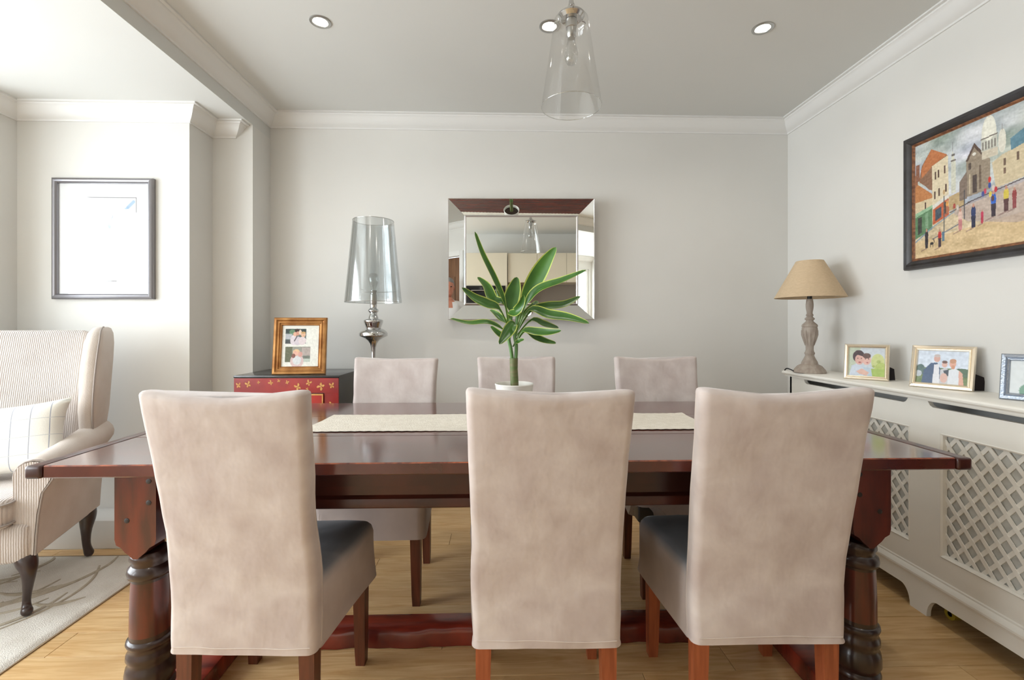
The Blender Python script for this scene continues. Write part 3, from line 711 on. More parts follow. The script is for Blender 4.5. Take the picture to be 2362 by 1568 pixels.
for x, z, s, r in ((-0.266, 0.838, 0.016, 0.1), (-0.212, 0.843, 0.018, 0.4), (-0.155, 0.855, 0.009, -0.6), (-0.085, 0.853, 0.014, 0.9), (-0.04, 0.864, 0.009, 1.4), (0.005, 0.855, 0.011, -0.4), (0.065, 0.828, 0.020, 0.5), (0.125, 0.851, 0.017, -0.5), (0.118, 0.818, 0.008, 0.3), (0.195, 0.835, 0.022, 2.5), (0.255, 0.836, 0.017, 0.2), (0.252, 0.73, 0.016, 1.2), (0.25, 0.62, 0.016, 0.3), (0.258, 0.5, 0.014, 2)):
    butterfly(x, z, s, r)
for s in (-1, 1):
    for yy in (0.03, 0.37):
        bm = B(); box(bm, s*(cw-0.025)-0.022, s*(cw-0.025)+0.022, yy-0.022, yy+0.022, 0.0, 0.10, 0.003); finish('foot', bm, lacqb, CB)
bm = B(); loft(bm, [[(0.028*k*math.cos(a*PI/10), -0.017-d, 0.48+0.028*k*math.sin(a*PI/10)) for a in range(20)] for k, d in ((1, 0), (1, 0.003), (0.8, 0.005))]); finish('lock_plate', bm, goldl, CB)

# gold photo frame on the cabinet
GF = thing('photo_frame', 'gold wooden photo frame with two family snapshots standing on the red cabinet', 'photo frame', (-1.145, 2.655, 0.8945), (0, 0, math.radians(6)))
lean = bpy.data.objects.new('frame_body', None)
def leaned(root, ang, w, h):
    return Matrix.Rotation(-ang, 4, 'X') @ Matrix.Translation((0, 0, h/2))
def apply_lean(root, ang, h):
    T = leaned(root, ang, 0, h)
    for ch in root.children: ch.matrix_basis = T @ ch.matrix_basis
bpy.data.objects.remove(lean)
gw, gh = 0.292, 0.328
frame_bars(gw, gh, [(0, 0.0), (0.0, 0.016), (0.004, 0.020), (0.014, 0.021), (0.022, 0.014), (0.025, 0.014), (0.027, 0.018), (0.031, 0.018), (0.034, 0.011), (0.040, 0.010), (0.043, 0.013), (0.046, 0.006), (0.046, 0.0)], 'frame_rail', goldm, GF)
pc = Pic(96, 112, (232, 232, 224))
pc.rect(9, 10, 62, 50, (96, 112, 108)); pc.rect(9, 10, 62, 22, (52, 66, 64)); pc.ell(26, 18, 8, 7, (120, 160, 120), .7); pc.rect(9, 24, 26, 38, (176, 180, 186)); pc.rect(9, 40, 24, 50, (70, 74, 76))
pc.ell(30, 40, 9, 14, (216, 206, 212)); pc.ell(40, 42, 10, 12, (206, 196, 204)); pc.ell(52, 42, 10, 11, (220, 206, 208))
pc.ell(38, 15, 6, 6, (60, 40, 36)); pc.ell(33, 24, 5, 6, (222, 174, 150)); pc.ell(40, 22, 4.5, 5.5, (206, 150, 130)); pc.ell(46, 19, 3.5, 7, (226, 200, 180)); pc.ell(54, 25, 6, 7, (222, 180, 150)); pc.ell(54, 20, 6, 3, (200, 160, 110))
pc.line(38, 30, 32, 42, 2, (50, 34, 38))
pc.rect(10, 58, 74, 99, (150, 150, 140)); pc.rect(10, 58, 28, 99, (104, 108, 86)); pc.rect(52, 60, 74, 84, (178, 166, 160)); pc.rect(56, 82, 74, 90, (120, 126, 116)); pc.rect(50, 90, 74, 99, (190, 200, 190))
pc.ell(40, 96, 17, 18, (214, 190, 190)); pc.ell(40, 94, 11, 12, (216, 218, 220)); pc.ell(38, 72, 9, 8, (226, 190, 150)); pc.ell(36, 76, 6, 7, (226, 176, 158)); pc.ell(48, 78, 6, 7, (212, 160, 150)); pc.ell(31, 82, 5, 6, (130, 84, 76))
pc.var(9, 3, 3, 3); pc.a[:8] = (232, 232, 224)
vprint = vcol_mat('photo_print', 0.3)
picture('photo_print', pc, gw-0.088, gh-0.088, vprint, GF, (0, -0.006, 0))
bm = B(); box(bm, -gw/2+0.004, gw/2-0.004, 0.0, 0.006, -gh/2+0.004, gh/2-0.004); finish('backing_board', bm, blackv, GF)
apply_lean(GF, math.radians(7), gh)
bm = B(); prism(bm, [(0.045, 0.20), (0.052, 0.20), (0.118, 0.001), (0.105, 0.001)], -0.03, 0.03, 'x'); finish('easel_strut', bm, blackv, GF)

# ------------------------------------------------------------ radiator cover along the right wall
XF = 1.74
RC = thing('radiator_cover', 'long white radiator cover with diamond lattice panels along the right wall', 'radiator cover', (XF, 1.8, 0))
def rcp(name, fn, m=whitew, smooth=30, parent=None):
    bm = B(); fn(bm); return finish(name, bm, m, parent or RC, smooth=smooth)
YE, YN = 2.67, 1.25   # far and near ends (world y)
def ly(y): return y-1.8
def top(bm):
    P = [(-0.030, 0.888), (-0.040, 0.892), (-0.043, 0.898), (-0.040, 0.904), (-0.030, 0.908), (XR-XF, 0.908), (XR-XF, 0.882), (-0.022, 0.882), (-0.024, 0.877), (-0.028, 0.884)]
    P = [(-0.024, 0.876), (-0.024, 0.884), (-0.036, 0.886), (-0.042, 0.892), (-0.043, 0.898), (-0.040, 0.904), (-0.032, 0.908), (XR-XF, 0.908), (XR-XF, 0.876)]
    loft(bm, [[(p[0], y_, p[1]) for p in P] for y_ in (ly(YN)-0.03, ly(YE)+0.012)])
rcp('top_shelf', top)
# front sheet in pieces around the openings and slots
openings = [(1.875, 2.57), (1.32, 1.745)]      # lattice openings y0..y1
slots = [(1.885, 2.545), (1.33, 1.796)]
def front(bm):
    x0, x1 = 0.0, 0.018
    z0, z1, zs0, zs1 = 0.262, 0.752, 0.846, 0.868
    ye, yn = ly(YE), ly(YN)
    box(bm, x0, x1, yn, ye, 0.10, z0, 0)
    ys = [ye, ly(openings[0][1]), ly(openings[0][0]), ly(openings[1][1]), ly(openings[1][0]), yn]
    for k in (0, 2, 4): box(bm, x0, x1, ys[k+1], ys[k], z0, z1)
    # fascia with slots: chamfered ends
    sl = [(ly(a), ly(b)) for a, b in slots]
    box(bm, x0, x1, yn, ye, z1, zs0); box(bm, x0, x1, yn, ye, zs1, 0.8765)
    box(bm, x0, x1, sl[0][1], ye, zs0, zs1); box(bm, x0, x1, yn, sl[1][0], zs0, zs1); box(bm, x0, x1, sl[1][1], sl[0][0], zs0, zs1)
    for a, b in sl:
        prism(bm, [(a, zs0), (a+0.022, zs0), (a+0.01, zs0+0.006), (a, zs1)], x0, x1, 'x')
        prism(bm, [(b, zs0), (b, zs1), (b-0.01, zs0+0.006), (b-0.022, zs0)], x0, x1, 'x')
rcp('front_panel', front, smooth=0)
rcp('end_panel', lambda bm: box(bm, 0.0, XR-XF, ly(YE)-0.018, ly(YE)-0.0005, 0.07, 0.876, 0.001, 1))
rcp('end_panel', lambda bm: box(bm, 0.0, XR-XF, ly(YN)+0.0005, ly(YN)+0.018, 0.07, 0.876, 0.001, 1))
# opening beads
for a, b in openings:
    def bead(bm, a=a, b=b):
        y0, y1 = ly(a), ly(b); z0, z1 = 0.262, 0.752; P = [(0.0175, 0.0), (0.001, 0.0), (-0.003, 0.004), (0.002, 0.010), (0.0175, 0.012)]
        cs = [(y0, z0, 1, 1), (y1, z0, -1, 1), (y1, z1, -1, -1), (y0, z1, 1, -1)]
        for k in range(4):
            j = (k+1) % 4
            loft(bm, [[(x, cs[q][0]+cs[q][2]*d, cs[q][1]+cs[q][3]*d) for x, d in P] for q in (k, j)])
    rcp('panel_bead', bead)
    # lattice strips: two layers of slanting laths, each one clipped to the opening
    y0, y1, z0, z1 = ly(a), ly(b), 0.262, 0.752
    px, pzz = 0.0575, 0.0735; hwid = 0.0068
    for layer, sg in ((0, 1), (1, -1)):
        k = -30
        while k < 40:
            # line: z = z0 + sg*(pzz/px)*(y - yk)
            yk = y0+k*px; sl_ = sg*pzz/px; k += 1
            cand = []
            for yy in (y0, y1):
                zz = z0+sl_*(yy-yk)
                if z0-1e-9 <= zz <= z1+1e-9: cand.append((yy, zz))
            for zz in (z0, z1):
                yy = yk+(zz-z0)/sl_
                if y0 < yy < y1: cand.append((yy, zz))
            if len(cand) < 2: continue
            A, Bp = Vector(cand[0]), Vector(cand[1])
            if (A-Bp).length < 0.03: continue
            d_ = (Bp-A).normalized(); nn = Vector((-d_.y, d_.x))*hwid
            A2, B2 = A, Bp
            xa = 0.012+0.004*layer
            bm = B(); prism(bm, [tuple(A2+nn), tuple(A2-nn), tuple(B2-nn), tuple(B2+nn)], xa, xa+0.0038, 'x'); finish('lattice_strip', bm, whitew, RC, smooth=0)
# plinth with ogee cap and cut-out feet
def plinth(bm):
    P = [(0.0, 0.176), (-0.004, 0.172), (-0.004, 0.166), (-0.012, 0.160), (-0.018, 0.150), (-0.018, 0.142), (-0.014, 0.138), (-0.012, 0.130), (0.0, 0.130)]
    loft(bm, [[(p[0], y_, p[1]) for p in P] for y_ in (ly(YN), ly(YE))])
rcp('plinth_moulding', plinth)
def arc_cut(bm):
    xs0, xs1 = -0.012, 0.006
    # outline of the base board, z over y, with two arches
    ye, yn = ly(YE), ly(YN); P = [(yn, 0.131), (yn, 0.0), (yn+0.07, 0.0)]
    def arch(a, b):
        out = []
        for t in range(0, 7): an = t/6*PI/2; out.append((a+0.045*(1-math.cos(an)), 0.002+0.075*math.sin(an)))
        for t in range(0, 7): an = t/6*PI/2; out.append((b-0.045*(1-math.cos(PI/2-an)), 0.002+0.075*math.sin(PI/2-an)))
        return out
    P += arch(yn+0.07, ly(1.789)); P += [(ly(1.789), 0.0), (ly(1.863), 0.0)]; P += arch(ly(1.863), ye-0.07); P += [(ye-0.07, 0.0), (ye, 0.0), (ye, 0.131)]
    # build as strips so the concave outline stays clean
    n = 160; ys = [yn+(ye-yn)*i/n for i in range(n+1)]
    ys += [p[0] for p in P]; ys = sorted(set(round(v, 5) for v in ys))
    def low(y_):
        best = 0
        for a, b in ((yn+0.07, ly(1.789)), (ly(1.863), ye-0.07)):
            if a < y_ < b:
                e = min(y_-a, b-y_)
                best = 0.077 if e >= 0.045 else 0.002+0.075*math.sqrt(max(0, 1-(1-e/0.045)**2))
        return best
    loft(bm, [[(xs0, y_, low(y_)), (xs1, y_, low(y_)), (xs1, y_, 0.131), (xs0, y_, 0.131)] for y_ in ys])
rcp('base_board', arc_cut, smooth=20)
rcp('added_backing', lambda bm: box(bm, 0.0205, 0.022, ly(YN)+0.02, ly(YE)-0.02, 0.20, 0.80), M('grey_added_backing', (204, 204, 198), 0.6, rgb2=(188, 188, 182), nscale=30), 0)  # added pale sheet, stands in for light on the radiator inside
# radiator behind the lattice
RD = thing('radiator', 'pale grey panel radiator behind the white lattice', 'radiator', (XF+0.11, 1.8, 0.12))
bm = B(); rings = []
box(bm, 0.0, 0.06, -0.48, 0.78, 0.02, 0.66, 0.008)
finish('radiator_panel', bm, radm, RD)
for k in range(25):
    yy = -0.46+k*0.05; bm = B(); box(bm, -0.006, 0.0, yy, yy+0.03, 0.05, 0.63, 0.003, 1); finish('radiator_rib', bm, radm, RD)
for yy in (-0.4, 0.6):
    bm = B(); tube(bm, [(0.03, yy, 0.025), (0.03, yy, -0.12)], 0.0075, 10); finish('pipe', bm, brushed, RD)
# yellow object on the floor under the cover
t = thing('tape_roll', 'small yellow ring with dark centre lying under the radiator cover', 'tape roll', (1.80, 1.765, 0.0))
bm = B(); R0 = 0.018
for r in ((0.022, 0.010),):
    rg = []
    for i in range(29):
        a = i*2*PI/28; rg.append([(dx, r_*math.cos(a), 0.0225+r_*math.sin(a)) for dx, r_ in ((0, 0.022), (0, 0.010), (0.03, 0.010), (0.03, 0.022))])
    loft(bm, rg, cap=False)
finish('tape', bm, yellowp, t, smooth=30)
bm = B(); lathe(bm, [(0.010, 0), (0.010, 0.028), (0.006, 0.028), (0.006, 0)], 16); core = finish('core', bm, blackp, t, smooth=30, loc=(0.001, 0, 0.0225), rot=(0, PI/2, 0))

# ------------------------------------------------------------ beige table lamp
BL = thing('table_lamp', 'washed wooden table lamp with beige linen shade on the radiator cover', 'lamp', (1.77, 2.54, 0.9085))
prof = [(0.0, 0.0), (0.080, 0.0), (0.082, 0.004), (0.076, 0.018), (0.060, 0.038), (0.046, 0.046), (0.042, 0.048), (0.041, 0.052), (0.039, 0.060), (0.030, 0.078), (0.023, 0.094), (0.0215, 0.100), (0.025, 0.106), (0.026, 0.112), (0.022, 0.118), (0.019, 0.130), (0.020, 0.150),
        (0.030, 0.185), (0.038, 0.215), (0.0395, 0.240), (0.038, 0.255), (0.036, 0.258), (0.040, 0.263), (0.038, 0.272), (0.028, 0.282), (0.019, 0.290), (0.018, 0.296), (0.025, 0.303), (0.024, 0.309), (0.017, 0.314), (0.015, 0.319), (0.019, 0.325), (0.017, 0.331), (0.014, 0.335),
        (0.015, 0.345), (0.0185, 0.365), (0.0195, 0.385), (0.0175, 0.405), (0.016, 0.418), (0.0, 0.419)]
bm = B(); lathe(bm, prof, 40); finish('lamp_base', bm, washed, BL, smooth=45)
bm = B()
for i in range(12):   # carved flutes stand proud of the belly
    a = i*PI/6; tube(bm, [((r+0.0005)*math.cos(a), (r+0.0005)*math.sin(a), z) for r, z in ((0.022, 0.155), (0.030, 0.185), (0.038, 0.215), (0.0395, 0.24))], [0.001, 0.003, 0.0035, 0.0015], 6)
finish('fluting', bm, washed, BL, smooth=45)
bm = B(); lathe(bm, [(0.0, 0.418), (0.0125, 0.418), (0.0125, 0.455), (0.0, 0.456)], 20); finish('lamp_holder', bm, blackp, BL, smooth=40)
bm = B(); loft(bm, [[(r*math.cos(2*PI*i/64), r*math.sin(2*PI*i/64), z) for i in range(64)] for r, z in ((0.176, 0.425), (0.176, 0.428), (0.068, 0.634), (0.066, 0.634), (0.174, 0.426), (0.176, 0.425))], cap=False); finish('lamp_shade', bm, linen, BL, smooth=40)
bm = B()
for a in range(3): tube(bm, [(0.0, 0.0, 0.455), (0.168*math.cos(a*2.094), 0.168*math.sin(a*2.094), 0.436)], 0.0015, 6)
finish('shade_carrier', bm, brushed, BL)
bm = B(); tube(bm, spline([(-0.075, 0.02, 0.004), (-0.085, 0.04, 0.014), (-0.095, 0.06, 0.018), (-0.102, 0.068, 0.006)], 5), 0.0035, 8); finish('cable', bm, blackp, BL)

# ------------------------------------------------------------ small photo frames on the cover
def small_frame(label, x, y, rz, w, h, fm, pic, lean=10, bw=0.019):
    t = thing('photo_frame', label, 'photo frame', (x, y, 0.9085), (0, 0, rz), 'photo frames on the radiator cover')
    frame_bars(w, h, [(0, 0), (0, 0.008), (0.003, 0.011), (bw*0.5, 0.0125), (bw*0.62, 0.009), (bw*0.72, 0.0115), (bw*0.9, 0.010), (bw, 0.006), (bw, 0)], 'frame_rail', fm, t)
    picture('photo_print', pic, w-2*bw+0.002, h-2*bw+0.002, vprint, t, (0, -0.004, 0))
    bm = B(); box(bm, -w/2+0.003, w/2-0.003, 0, 0.004, -h/2+0.003, h/2-0.003); finish('backing_board', bm, blackv, t)
    apply_lean(t, math.radians(lean), h)
    bm = B()
    loft(bm, [[(w/2-0.035, 0.006, 0.001), (w/2-0.03, 0.006, 0.001), (w/2-0.03, 0.02, 0.082), (w/2-0.035, 0.02, 0.082)],
              [(w/2+0.010, 0.074, 0.001), (w/2+0.015, 0.074, 0.001), (w/2+0.012, 0.066, 0.055), (w/2+0.007, 0.066, 0.055)]])
    finish('easel_strut', bm, blackv, t)
    return t
p1 = Pic(90, 72, (206, 214, 222))
p1.poly([(0, 0), (30, 0), (10, 72), (0, 72)], (196, 206, 186)); p1.ell(72, 34, 16, 20, (206, 214, 150)); p1.ell(80, 50, 14, 14, (186, 202, 120)); p1.rect(52, 52, 90, 72, (172, 196, 108)); p1.ell(74, 34, 5, 4, (160, 178, 100), .6); p1.ell(62, 46, 4, 3, (160, 178, 100), .6)
p1.poly([(2, 72), (8, 46), (22, 40), (38, 44), (44, 72)], (206, 216, 230)); p1.poly([(36, 72), (38, 48), (56, 50), (60, 72)], (190, 206, 220))
p1.ell(25, 22, 15, 16, (80, 66, 72)); p1.ell(27, 30, 11, 13, (222, 178, 168)); p1.poly([(13, 24), (22, 18), (38, 22), (38, 16), (24, 8), (12, 14)], (78, 64, 68))
p1.ell(45, 30, 11, 13, (228, 186, 176)); p1.ell(45, 20, 10, 7, (112, 88, 84)); p1.ell(23, 27, 1.6, 1.2, (50, 36, 36)); p1.ell(32, 27, 1.6, 1.2, (50, 36, 36)); p1.ell(42, 28, 1.4, 1.1, (50, 36, 36)); p1.ell(50, 28, 1.4, 1.1, (50, 36, 36)); p1.ell(28, 37, 4, 1.3, (180, 100, 100)); p1.ell(47, 37, 3, 1.1, (190, 110, 110))
p1.poly([(20, 60), (34, 52), (52, 62), (46, 70), (28, 66)], (226, 186, 172)); p1.var(6, 4, 4, 5)
p2 = Pic(110, 84, (212, 222, 236))
p2.rect(0, 44, 110, 84, (120, 140, 96)); p2.ell(8, 50, 10, 14, (92, 116, 112)); p2.ell(96, 54, 22, 12, (84, 108, 84)); p2.rect(0, 64, 110, 84, (112, 130, 84)); p2.ell(4, 60, 8, 8, (190, 198, 204)); p2.var(12, 5, 5, 8)
p2.poly([(12, 84), (16, 50), (30, 32), (44, 30), (52, 46), (54, 84)], (72, 92, 124)); p2.poly([(36, 84), (38, 36), (48, 34), (52, 84)], (226, 226, 232)); p2.ell(43, 20, 7, 9, (212, 168, 156)); p2.ell(43, 13, 6.5, 4, (200, 186, 182))
p2.poly([(52, 84), (52, 48), (64, 42), (72, 50), (70, 84)], (200, 200, 204)); p2.poly([(58, 50), (70, 46), (72, 64), (62, 60)], (66, 74, 84)); p2.ell(60, 34, 6, 7.5, (220, 180, 168)); p2.ell(60, 28, 6, 3.5, (112, 84, 76)); p2.ell(60, 68, 8, 12, (216, 178, 166))
p2.poly([(68, 84), (70, 48), (82, 42), (94, 50), (98, 84)], (222, 226, 232)); p2.poly([(90, 46), (98, 54), (102, 84), (92, 84)], (220, 170, 150)); p2.ell(77, 32, 7, 9, (222, 170, 150)); p2.ell(77, 25, 7, 6, (200, 150, 120)); p2.ell(78, 40, 4, 5, (208, 150, 120)); p2.var(4, 3, 3, 2)
p3 = Pic(60, 50, (220, 226, 228)); p3.ell(30, 44, 20, 14, (120, 160, 140)); p3.ell(26, 24, 8, 10, (214, 176, 160)); p3.var(4, 4, 4, 2)
small_frame('champagne photo frame showing two boys hugging, beside the beige lamp', 1.803, 2.183, math.radians(-47), 0.178, 0.176, champ, p1, 12)
small_frame('champagne photo frame showing a couple holding a baby, between the other two frames', 1.855, 1.858, math.radians(-62), 0.206, 0.182, champ, p2, 12, 0.022)
small_frame('grey silver photo frame on the radiator cover, cut off at the right edge', 1.862, 1.515, math.radians(-60), 0.19, 0.165, pewter, p3, 12, 0.024)

# ------------------------------------------------------------ painting on the right wall (local x runs towards the camera)
PG = thing('painting', 'dark framed oil painting of a town square with a white domed church', 'painting', (XR, 1.715, 1.750), (0, 0, -PI/2))
pw, ph = 0.83, 0.625
frame_bars(pw, ph, [(0, 0.001), (0, 0.022), (0.004, 0.030), (0.016, 0.028), (0.024, 0.034), (0.032, 0.030), (0.040, 0.020), (0.040, 0.001)], 'frame_rail', framed, PG)
bm = B()
frame_bars(pw-0.078, ph-0.078, [(0, 0.001), (0, 0.021), (0.004, 0.022), (0.008, 0.017), (0.012, 0.014), (0.012, 0.001)], 'gilt_liner', frameg, PG)
bm.free()
W_, H_ = 520, 230
q = Pic(W_, H_, (196, 200, 196))
n1 = q.noise(40, 14, 1); n2 = q.noise(90, 25, 2); n3 = q.noise(18, 7, 3)
q.a[:] = np.array((186, 192, 194))+(n1[..., None]-0.5)*np.array((60, 52, 50))+(n2[..., None]-0.5)*np.array((40, 30, 60))+(n3[..., None]-0.5)*24
g = q.Y > 112+0*q.X
# ground
gr = np.array((206, 188, 156))+(q.noise(30, 8, 4)[..., None]-0.5)*46+(q.noise(6, 3, 5)[..., None]-0.5)*30
m = q.Y > (150-(q.X-130)*0.10)
q.a[m] = gr[m]
m = (q.Y > 196-q.X*0.05); q.a[m] = (q.a[m]*0.5+np.array((214, 180, 128))*0.5)
q.poly([(120, 152), (260, 128), (520, 118), (520, 190), (300, 196), (170, 176)], (172, 156, 160), .55)
# left houses
q.poly([(0, 92), (60, 112), (62, 160), (0, 168)], (214, 196, 162)); q.poly([(0, 74), (58, 106), (62, 114), (0, 116)], (190, 128, 80)); q.poly([(0, 60), (8, 58), (10, 80), (0, 84)], (160, 110, 80))
q.rect(3, 40, 16, 74, (140, 96, 76)); q.poly([(16, 66), (24, 44), (56, 18), (92, 36), (110, 42), (60, 54), (52, 96), (16, 76)], (150, 104, 76)); q.poly([(20, 52), (56, 18), (108, 40), (58, 52), (24, 70)], (186, 116, 72))
q.poly([(58, 52), (110, 42), (114, 140), (60, 150)], (220, 206, 176)); q.poly([(16, 72), (58, 54), (60, 100), (48, 96)], (140, 106, 84))
for x, y_ in ((68, 66), (78, 64), (98, 60), (66, 104), (80, 100), (102, 96), (34, 120)): q.rect(x, y_, x+5, y_+15, (92, 70, 60))
q.poly([(0, 142), (60, 132), (60, 176), (0, 190)], (98, 134, 98)); q.poly([(10, 148), (24, 146), (24, 178), (10, 182)], (66, 66, 60)); q.rect(36, 142, 46, 172, (128, 160, 128)); q.poly([(0, 138), (62, 128), (62, 134), (0, 146)], (150, 186, 150))
q.poly([(62, 136), (112, 124), (114, 156), (62, 168)], (190, 98, 64)); q.poly([(70, 140), (90, 136), (90, 156), (70, 162)], (72, 84, 96)); q.rect(98, 130, 108, 152, (80, 60, 56)); q.poly([(60, 130), (112, 116), (114, 122), (62, 138)], (218, 214, 206))
q.line(0, 196, 62, 172, 3, (128, 150, 168)); q.line(62, 172, 130, 152, 2.5, (140, 156, 168)); q.line(150, 176, 60, 196, 2, (110, 116, 130))
# campanile and church
q.poly([(120, 118), (121, 52), (125, 36), (130, 52), (134, 60), (135, 116)], (206, 206, 190)); q.line(125, 38, 125, 22, 1.6, (100, 92, 92)); q.line(120, 56, 134, 56, 2, (120, 112, 104)); q.rect(122, 44, 132, 48, (110, 104, 100))
q.poly([(114, 122), (160, 116), (162, 144), (114, 150)], (184, 160, 120)); q.var(0, 1, 1, 1)
q.poly([(166, 66), (188, 40), (210, 62), (232, 76), (232, 128), (166, 132)], (150, 136, 118)); q.poly([(164, 66), (188, 38), (214, 62), (208, 64), (188, 46), (170, 68)], (96, 78, 68)); q.ell(188, 58, 5, 3, (220, 216, 206)); q.rect(172, 72, 180, 84, (92, 80, 72)); q.rect(184, 96, 196, 128, (78, 66, 62)); q.rect(202, 82, 208, 124, (110, 94, 80))
q.rect(174, 92, 178, 128, (196, 180, 154)); q.poly([(146, 100), (168, 84), (168, 134), (146, 136)], (128, 112, 100))
q.ell(228, 34, 20, 34, (224, 222, 208)); q.rect(208, 36, 250, 60, (196, 196, 184)); q.ell(228, 24, 15, 20, (232, 230, 216)); q.line(228, 0, 228, -10, 2, (110, 100, 96)); q.line(228, 2, 228, -14, 1.6, (100, 92, 88))
q.rect(224, -4, 232, 2, (190, 184, 170))
for k in range(5): q.rect(211+k*8, 44, 214+k*8, 58, (110, 102, 96))
q.line(207, 38, 250, 36, 2, (110, 100, 92)); q.rect(210, 60, 252, 74, (206, 196, 176)); q.ell(262, 52, 10, 20, (222, 218, 204)); q.line(262, 34, 262, 24, 1.5, (120, 110, 100))
q.poly([(236, 84), (262, 76), (330, 66), (334, 122), (246, 130)], (206, 190, 158)); q.poly([(282, 54), (330, 40), (332, 66), (284, 74)], (96, 134, 150)); q.rect(266, 84, 272, 96, (110, 90, 76)); q.rect(298, 80, 304, 94, (110, 90, 76)); q.rect(266, 100, 272, 110, (120, 96, 80))
q.line(170, 142, 332, 124, 2, (90, 80, 84)); q.line(116, 152, 176, 142, 2, (90, 76, 70))
# right-hand houses and tree (partly outside the view)
q.poly([(326, 20), (352, 4), (520, 0), (520, 150), (332, 130)], (150, 120, 92)); q.poly([(322, 22), (356, 0), (520, -8), (520, 8), (330, 28)], (88, 70, 60)); q.poly([(330, 78), (362, 68), (362, 150), (334, 146)], (66, 92, 140)); q.rect(344, 96, 358, 130, (150, 128, 108)); q.rect(372, 30, 384, 60, (86, 70, 62)); q.rect(396, 30, 408, 60, (86, 70, 62)); q.rect(366, 96, 520, 150, (172, 108, 70)); q.rect(376, 106, 392, 150, (76, 60, 60))
q.line(340, 150, 340, 176, 3, (80, 74, 76)); q.poly([(322, 148), (362, 152), (360, 170), (330, 168)], (150, 146, 148))
# lamp posts and people
q.line(98, 186, 98, 118, 2, (92, 96, 96)); q.ell(98, 110, 4, 5, (190, 160, 120)); q.line(160, 170, 160, 118, 2.4, (84, 82, 86))
def fig(x, y_, h, top_, bot, head=(190, 140, 120)):
    q.ell(x, y_-h*0.68, h*0.16, h*0.26, top_); q.poly([(x-h*0.15, y_-h*0.5), (x+h*0.15, y_-h*0.5), (x+h*0.12, y_), (x-h*0.12, y_)], bot); q.ell(x, y_-h*0.95, h*0.075, h*0.085, head); q.line(x, y_, x-h*0.5, y_+h*0.1, 2.0, (130, 100, 96), .6)
fig(40, 212, 38, (52, 44, 50), (46, 40, 46)); fig(84, 214, 34, (190, 60, 56), (60, 44, 56)); q.ell(58, 204, 6, 3, (40, 34, 36)); q.line(64, 196, 66, 202, 2, (40, 34, 36)); q.line(54, 204, 53, 212, 1.6, (40, 34, 36)); q.line(61, 204, 62, 212, 1.6, (40, 34, 36))
q.rect(92, 186, 100, 204, (90, 120, 140)); fig(148, 190, 40, (222, 190, 176), (196, 130, 130)); fig(186, 190, 42, (52, 64, 104), (44, 46, 70)); fig(210, 186, 24, (190, 60, 90), (180, 60, 80)); fig(240, 178, 44, (50, 100, 190), (60, 50, 60)); fig(272, 174, 42, (210, 190, 80), (90, 60, 60)); fig(292, 172, 34, (150, 70, 70), (140, 70, 72)); fig(108, 152, 26, (220, 160, 90), (170, 110, 80))
for x, y_, c in ((218, 130, (190, 70, 90)), (230, 122, (60, 80, 150)), (230, 112, (200, 60, 50)), (240, 128, (210, 190, 180)), (212, 134, (70, 80, 140)), (232, 138, (220, 200, 90)), (246, 132, (190, 60, 70)), (130, 142, (170, 80, 70)), (140, 146, (200, 190, 180)), (238, 146, (90, 60, 60))): q.ell(x, y_, 4, 5, c)
fig(352, 206, 44, (230, 226, 220), (150, 90, 80)); fig(390, 200, 46, (60, 110, 90), (60, 50, 60))
q.var(9, 4, 3, 11); q.var(7, 9, 2, 12)
picture('canvas', q, pw-0.10, ph-0.10, vcol_mat('oil_paint', 0.45, bump=0.5), PG, (0, -0.0145, 0))
bm = B(); box(bm, -pw/2+0.02, pw/2-0.02, -0.012, -0.001, -ph/2+0.02, ph/2-0.02); finish('backing_board', bm, blackv, PG)

# ------------------------------------------------------------ framed print on the left wall
FP = thing('framed_print', 'silver framed print of faint blue feathers behind glass on the bright left wall', 'picture', (-2.208, YA, 1.661), (0, 0, 0))
fw, fh = 0.552, 0.676
frame_bars(fw, fh, [(0, 0.001), (0, 0.020), (0.005, 0.026), (0.014, 0.030), (0.022, 0.027), (0.028, 0.020), (0.030, 0.012), (0.030, 0.001)], 'frame_rail', greyframe, FP)
r = Pic(130, 160, (246, 247, 248))
r.rect(20, 20, 110, 140, (250, 251, 252))
for a in ((20, 20, 110, 20), (20, 140, 110, 140), (20, 20, 20, 140), (110, 20, 110, 140)): r.line(*a, 1.2, (96, 92, 100))
for a in ((58, 40, 66, 54, 4), (62, 44, 72, 62, 5), (56, 40, 60, 52, 3)): r.line(*a, (150, 176, 206), .8)
r.line(70, 60, 74, 68, 1.5, (150, 160, 190), .7); r.line(76, 46, 74, 58, 1, (130, 150, 180), .7)
for a in ((106, 26, 98, 34, 5), (98, 34, 92, 38, 3)): r.line(*a, (150, 182, 214), .8)
for a in ((34, 26, 44, 28, 1), (44, 28, 48, 24, 1), (88, 128, 90, 134, 1.2), (108, 112, 109, 116, 1.2), (50, 100, 64, 112, 1)): r.line(*a, (150, 160, 180), .6)
picture('print', r, fw-0.056, fh-0.056, vcol_mat('print_paper', 0.6), FP, (0, -0.008, 0))
bm = B(); box(bm, -fw/2+0.026, fw/2-0.026, -0.0125, -0.0105, -fh/2+0.026, fh/2-0.026); finish('glazing', bm, glasspic, FP, smooth=0)
bm = B(); box(bm, -fw/2+0.01, fw/2-0.01, -0.0065, -0.001, -fh/2+0.01, fh/2-0.01); finish('backing_board', bm, matw, FP)

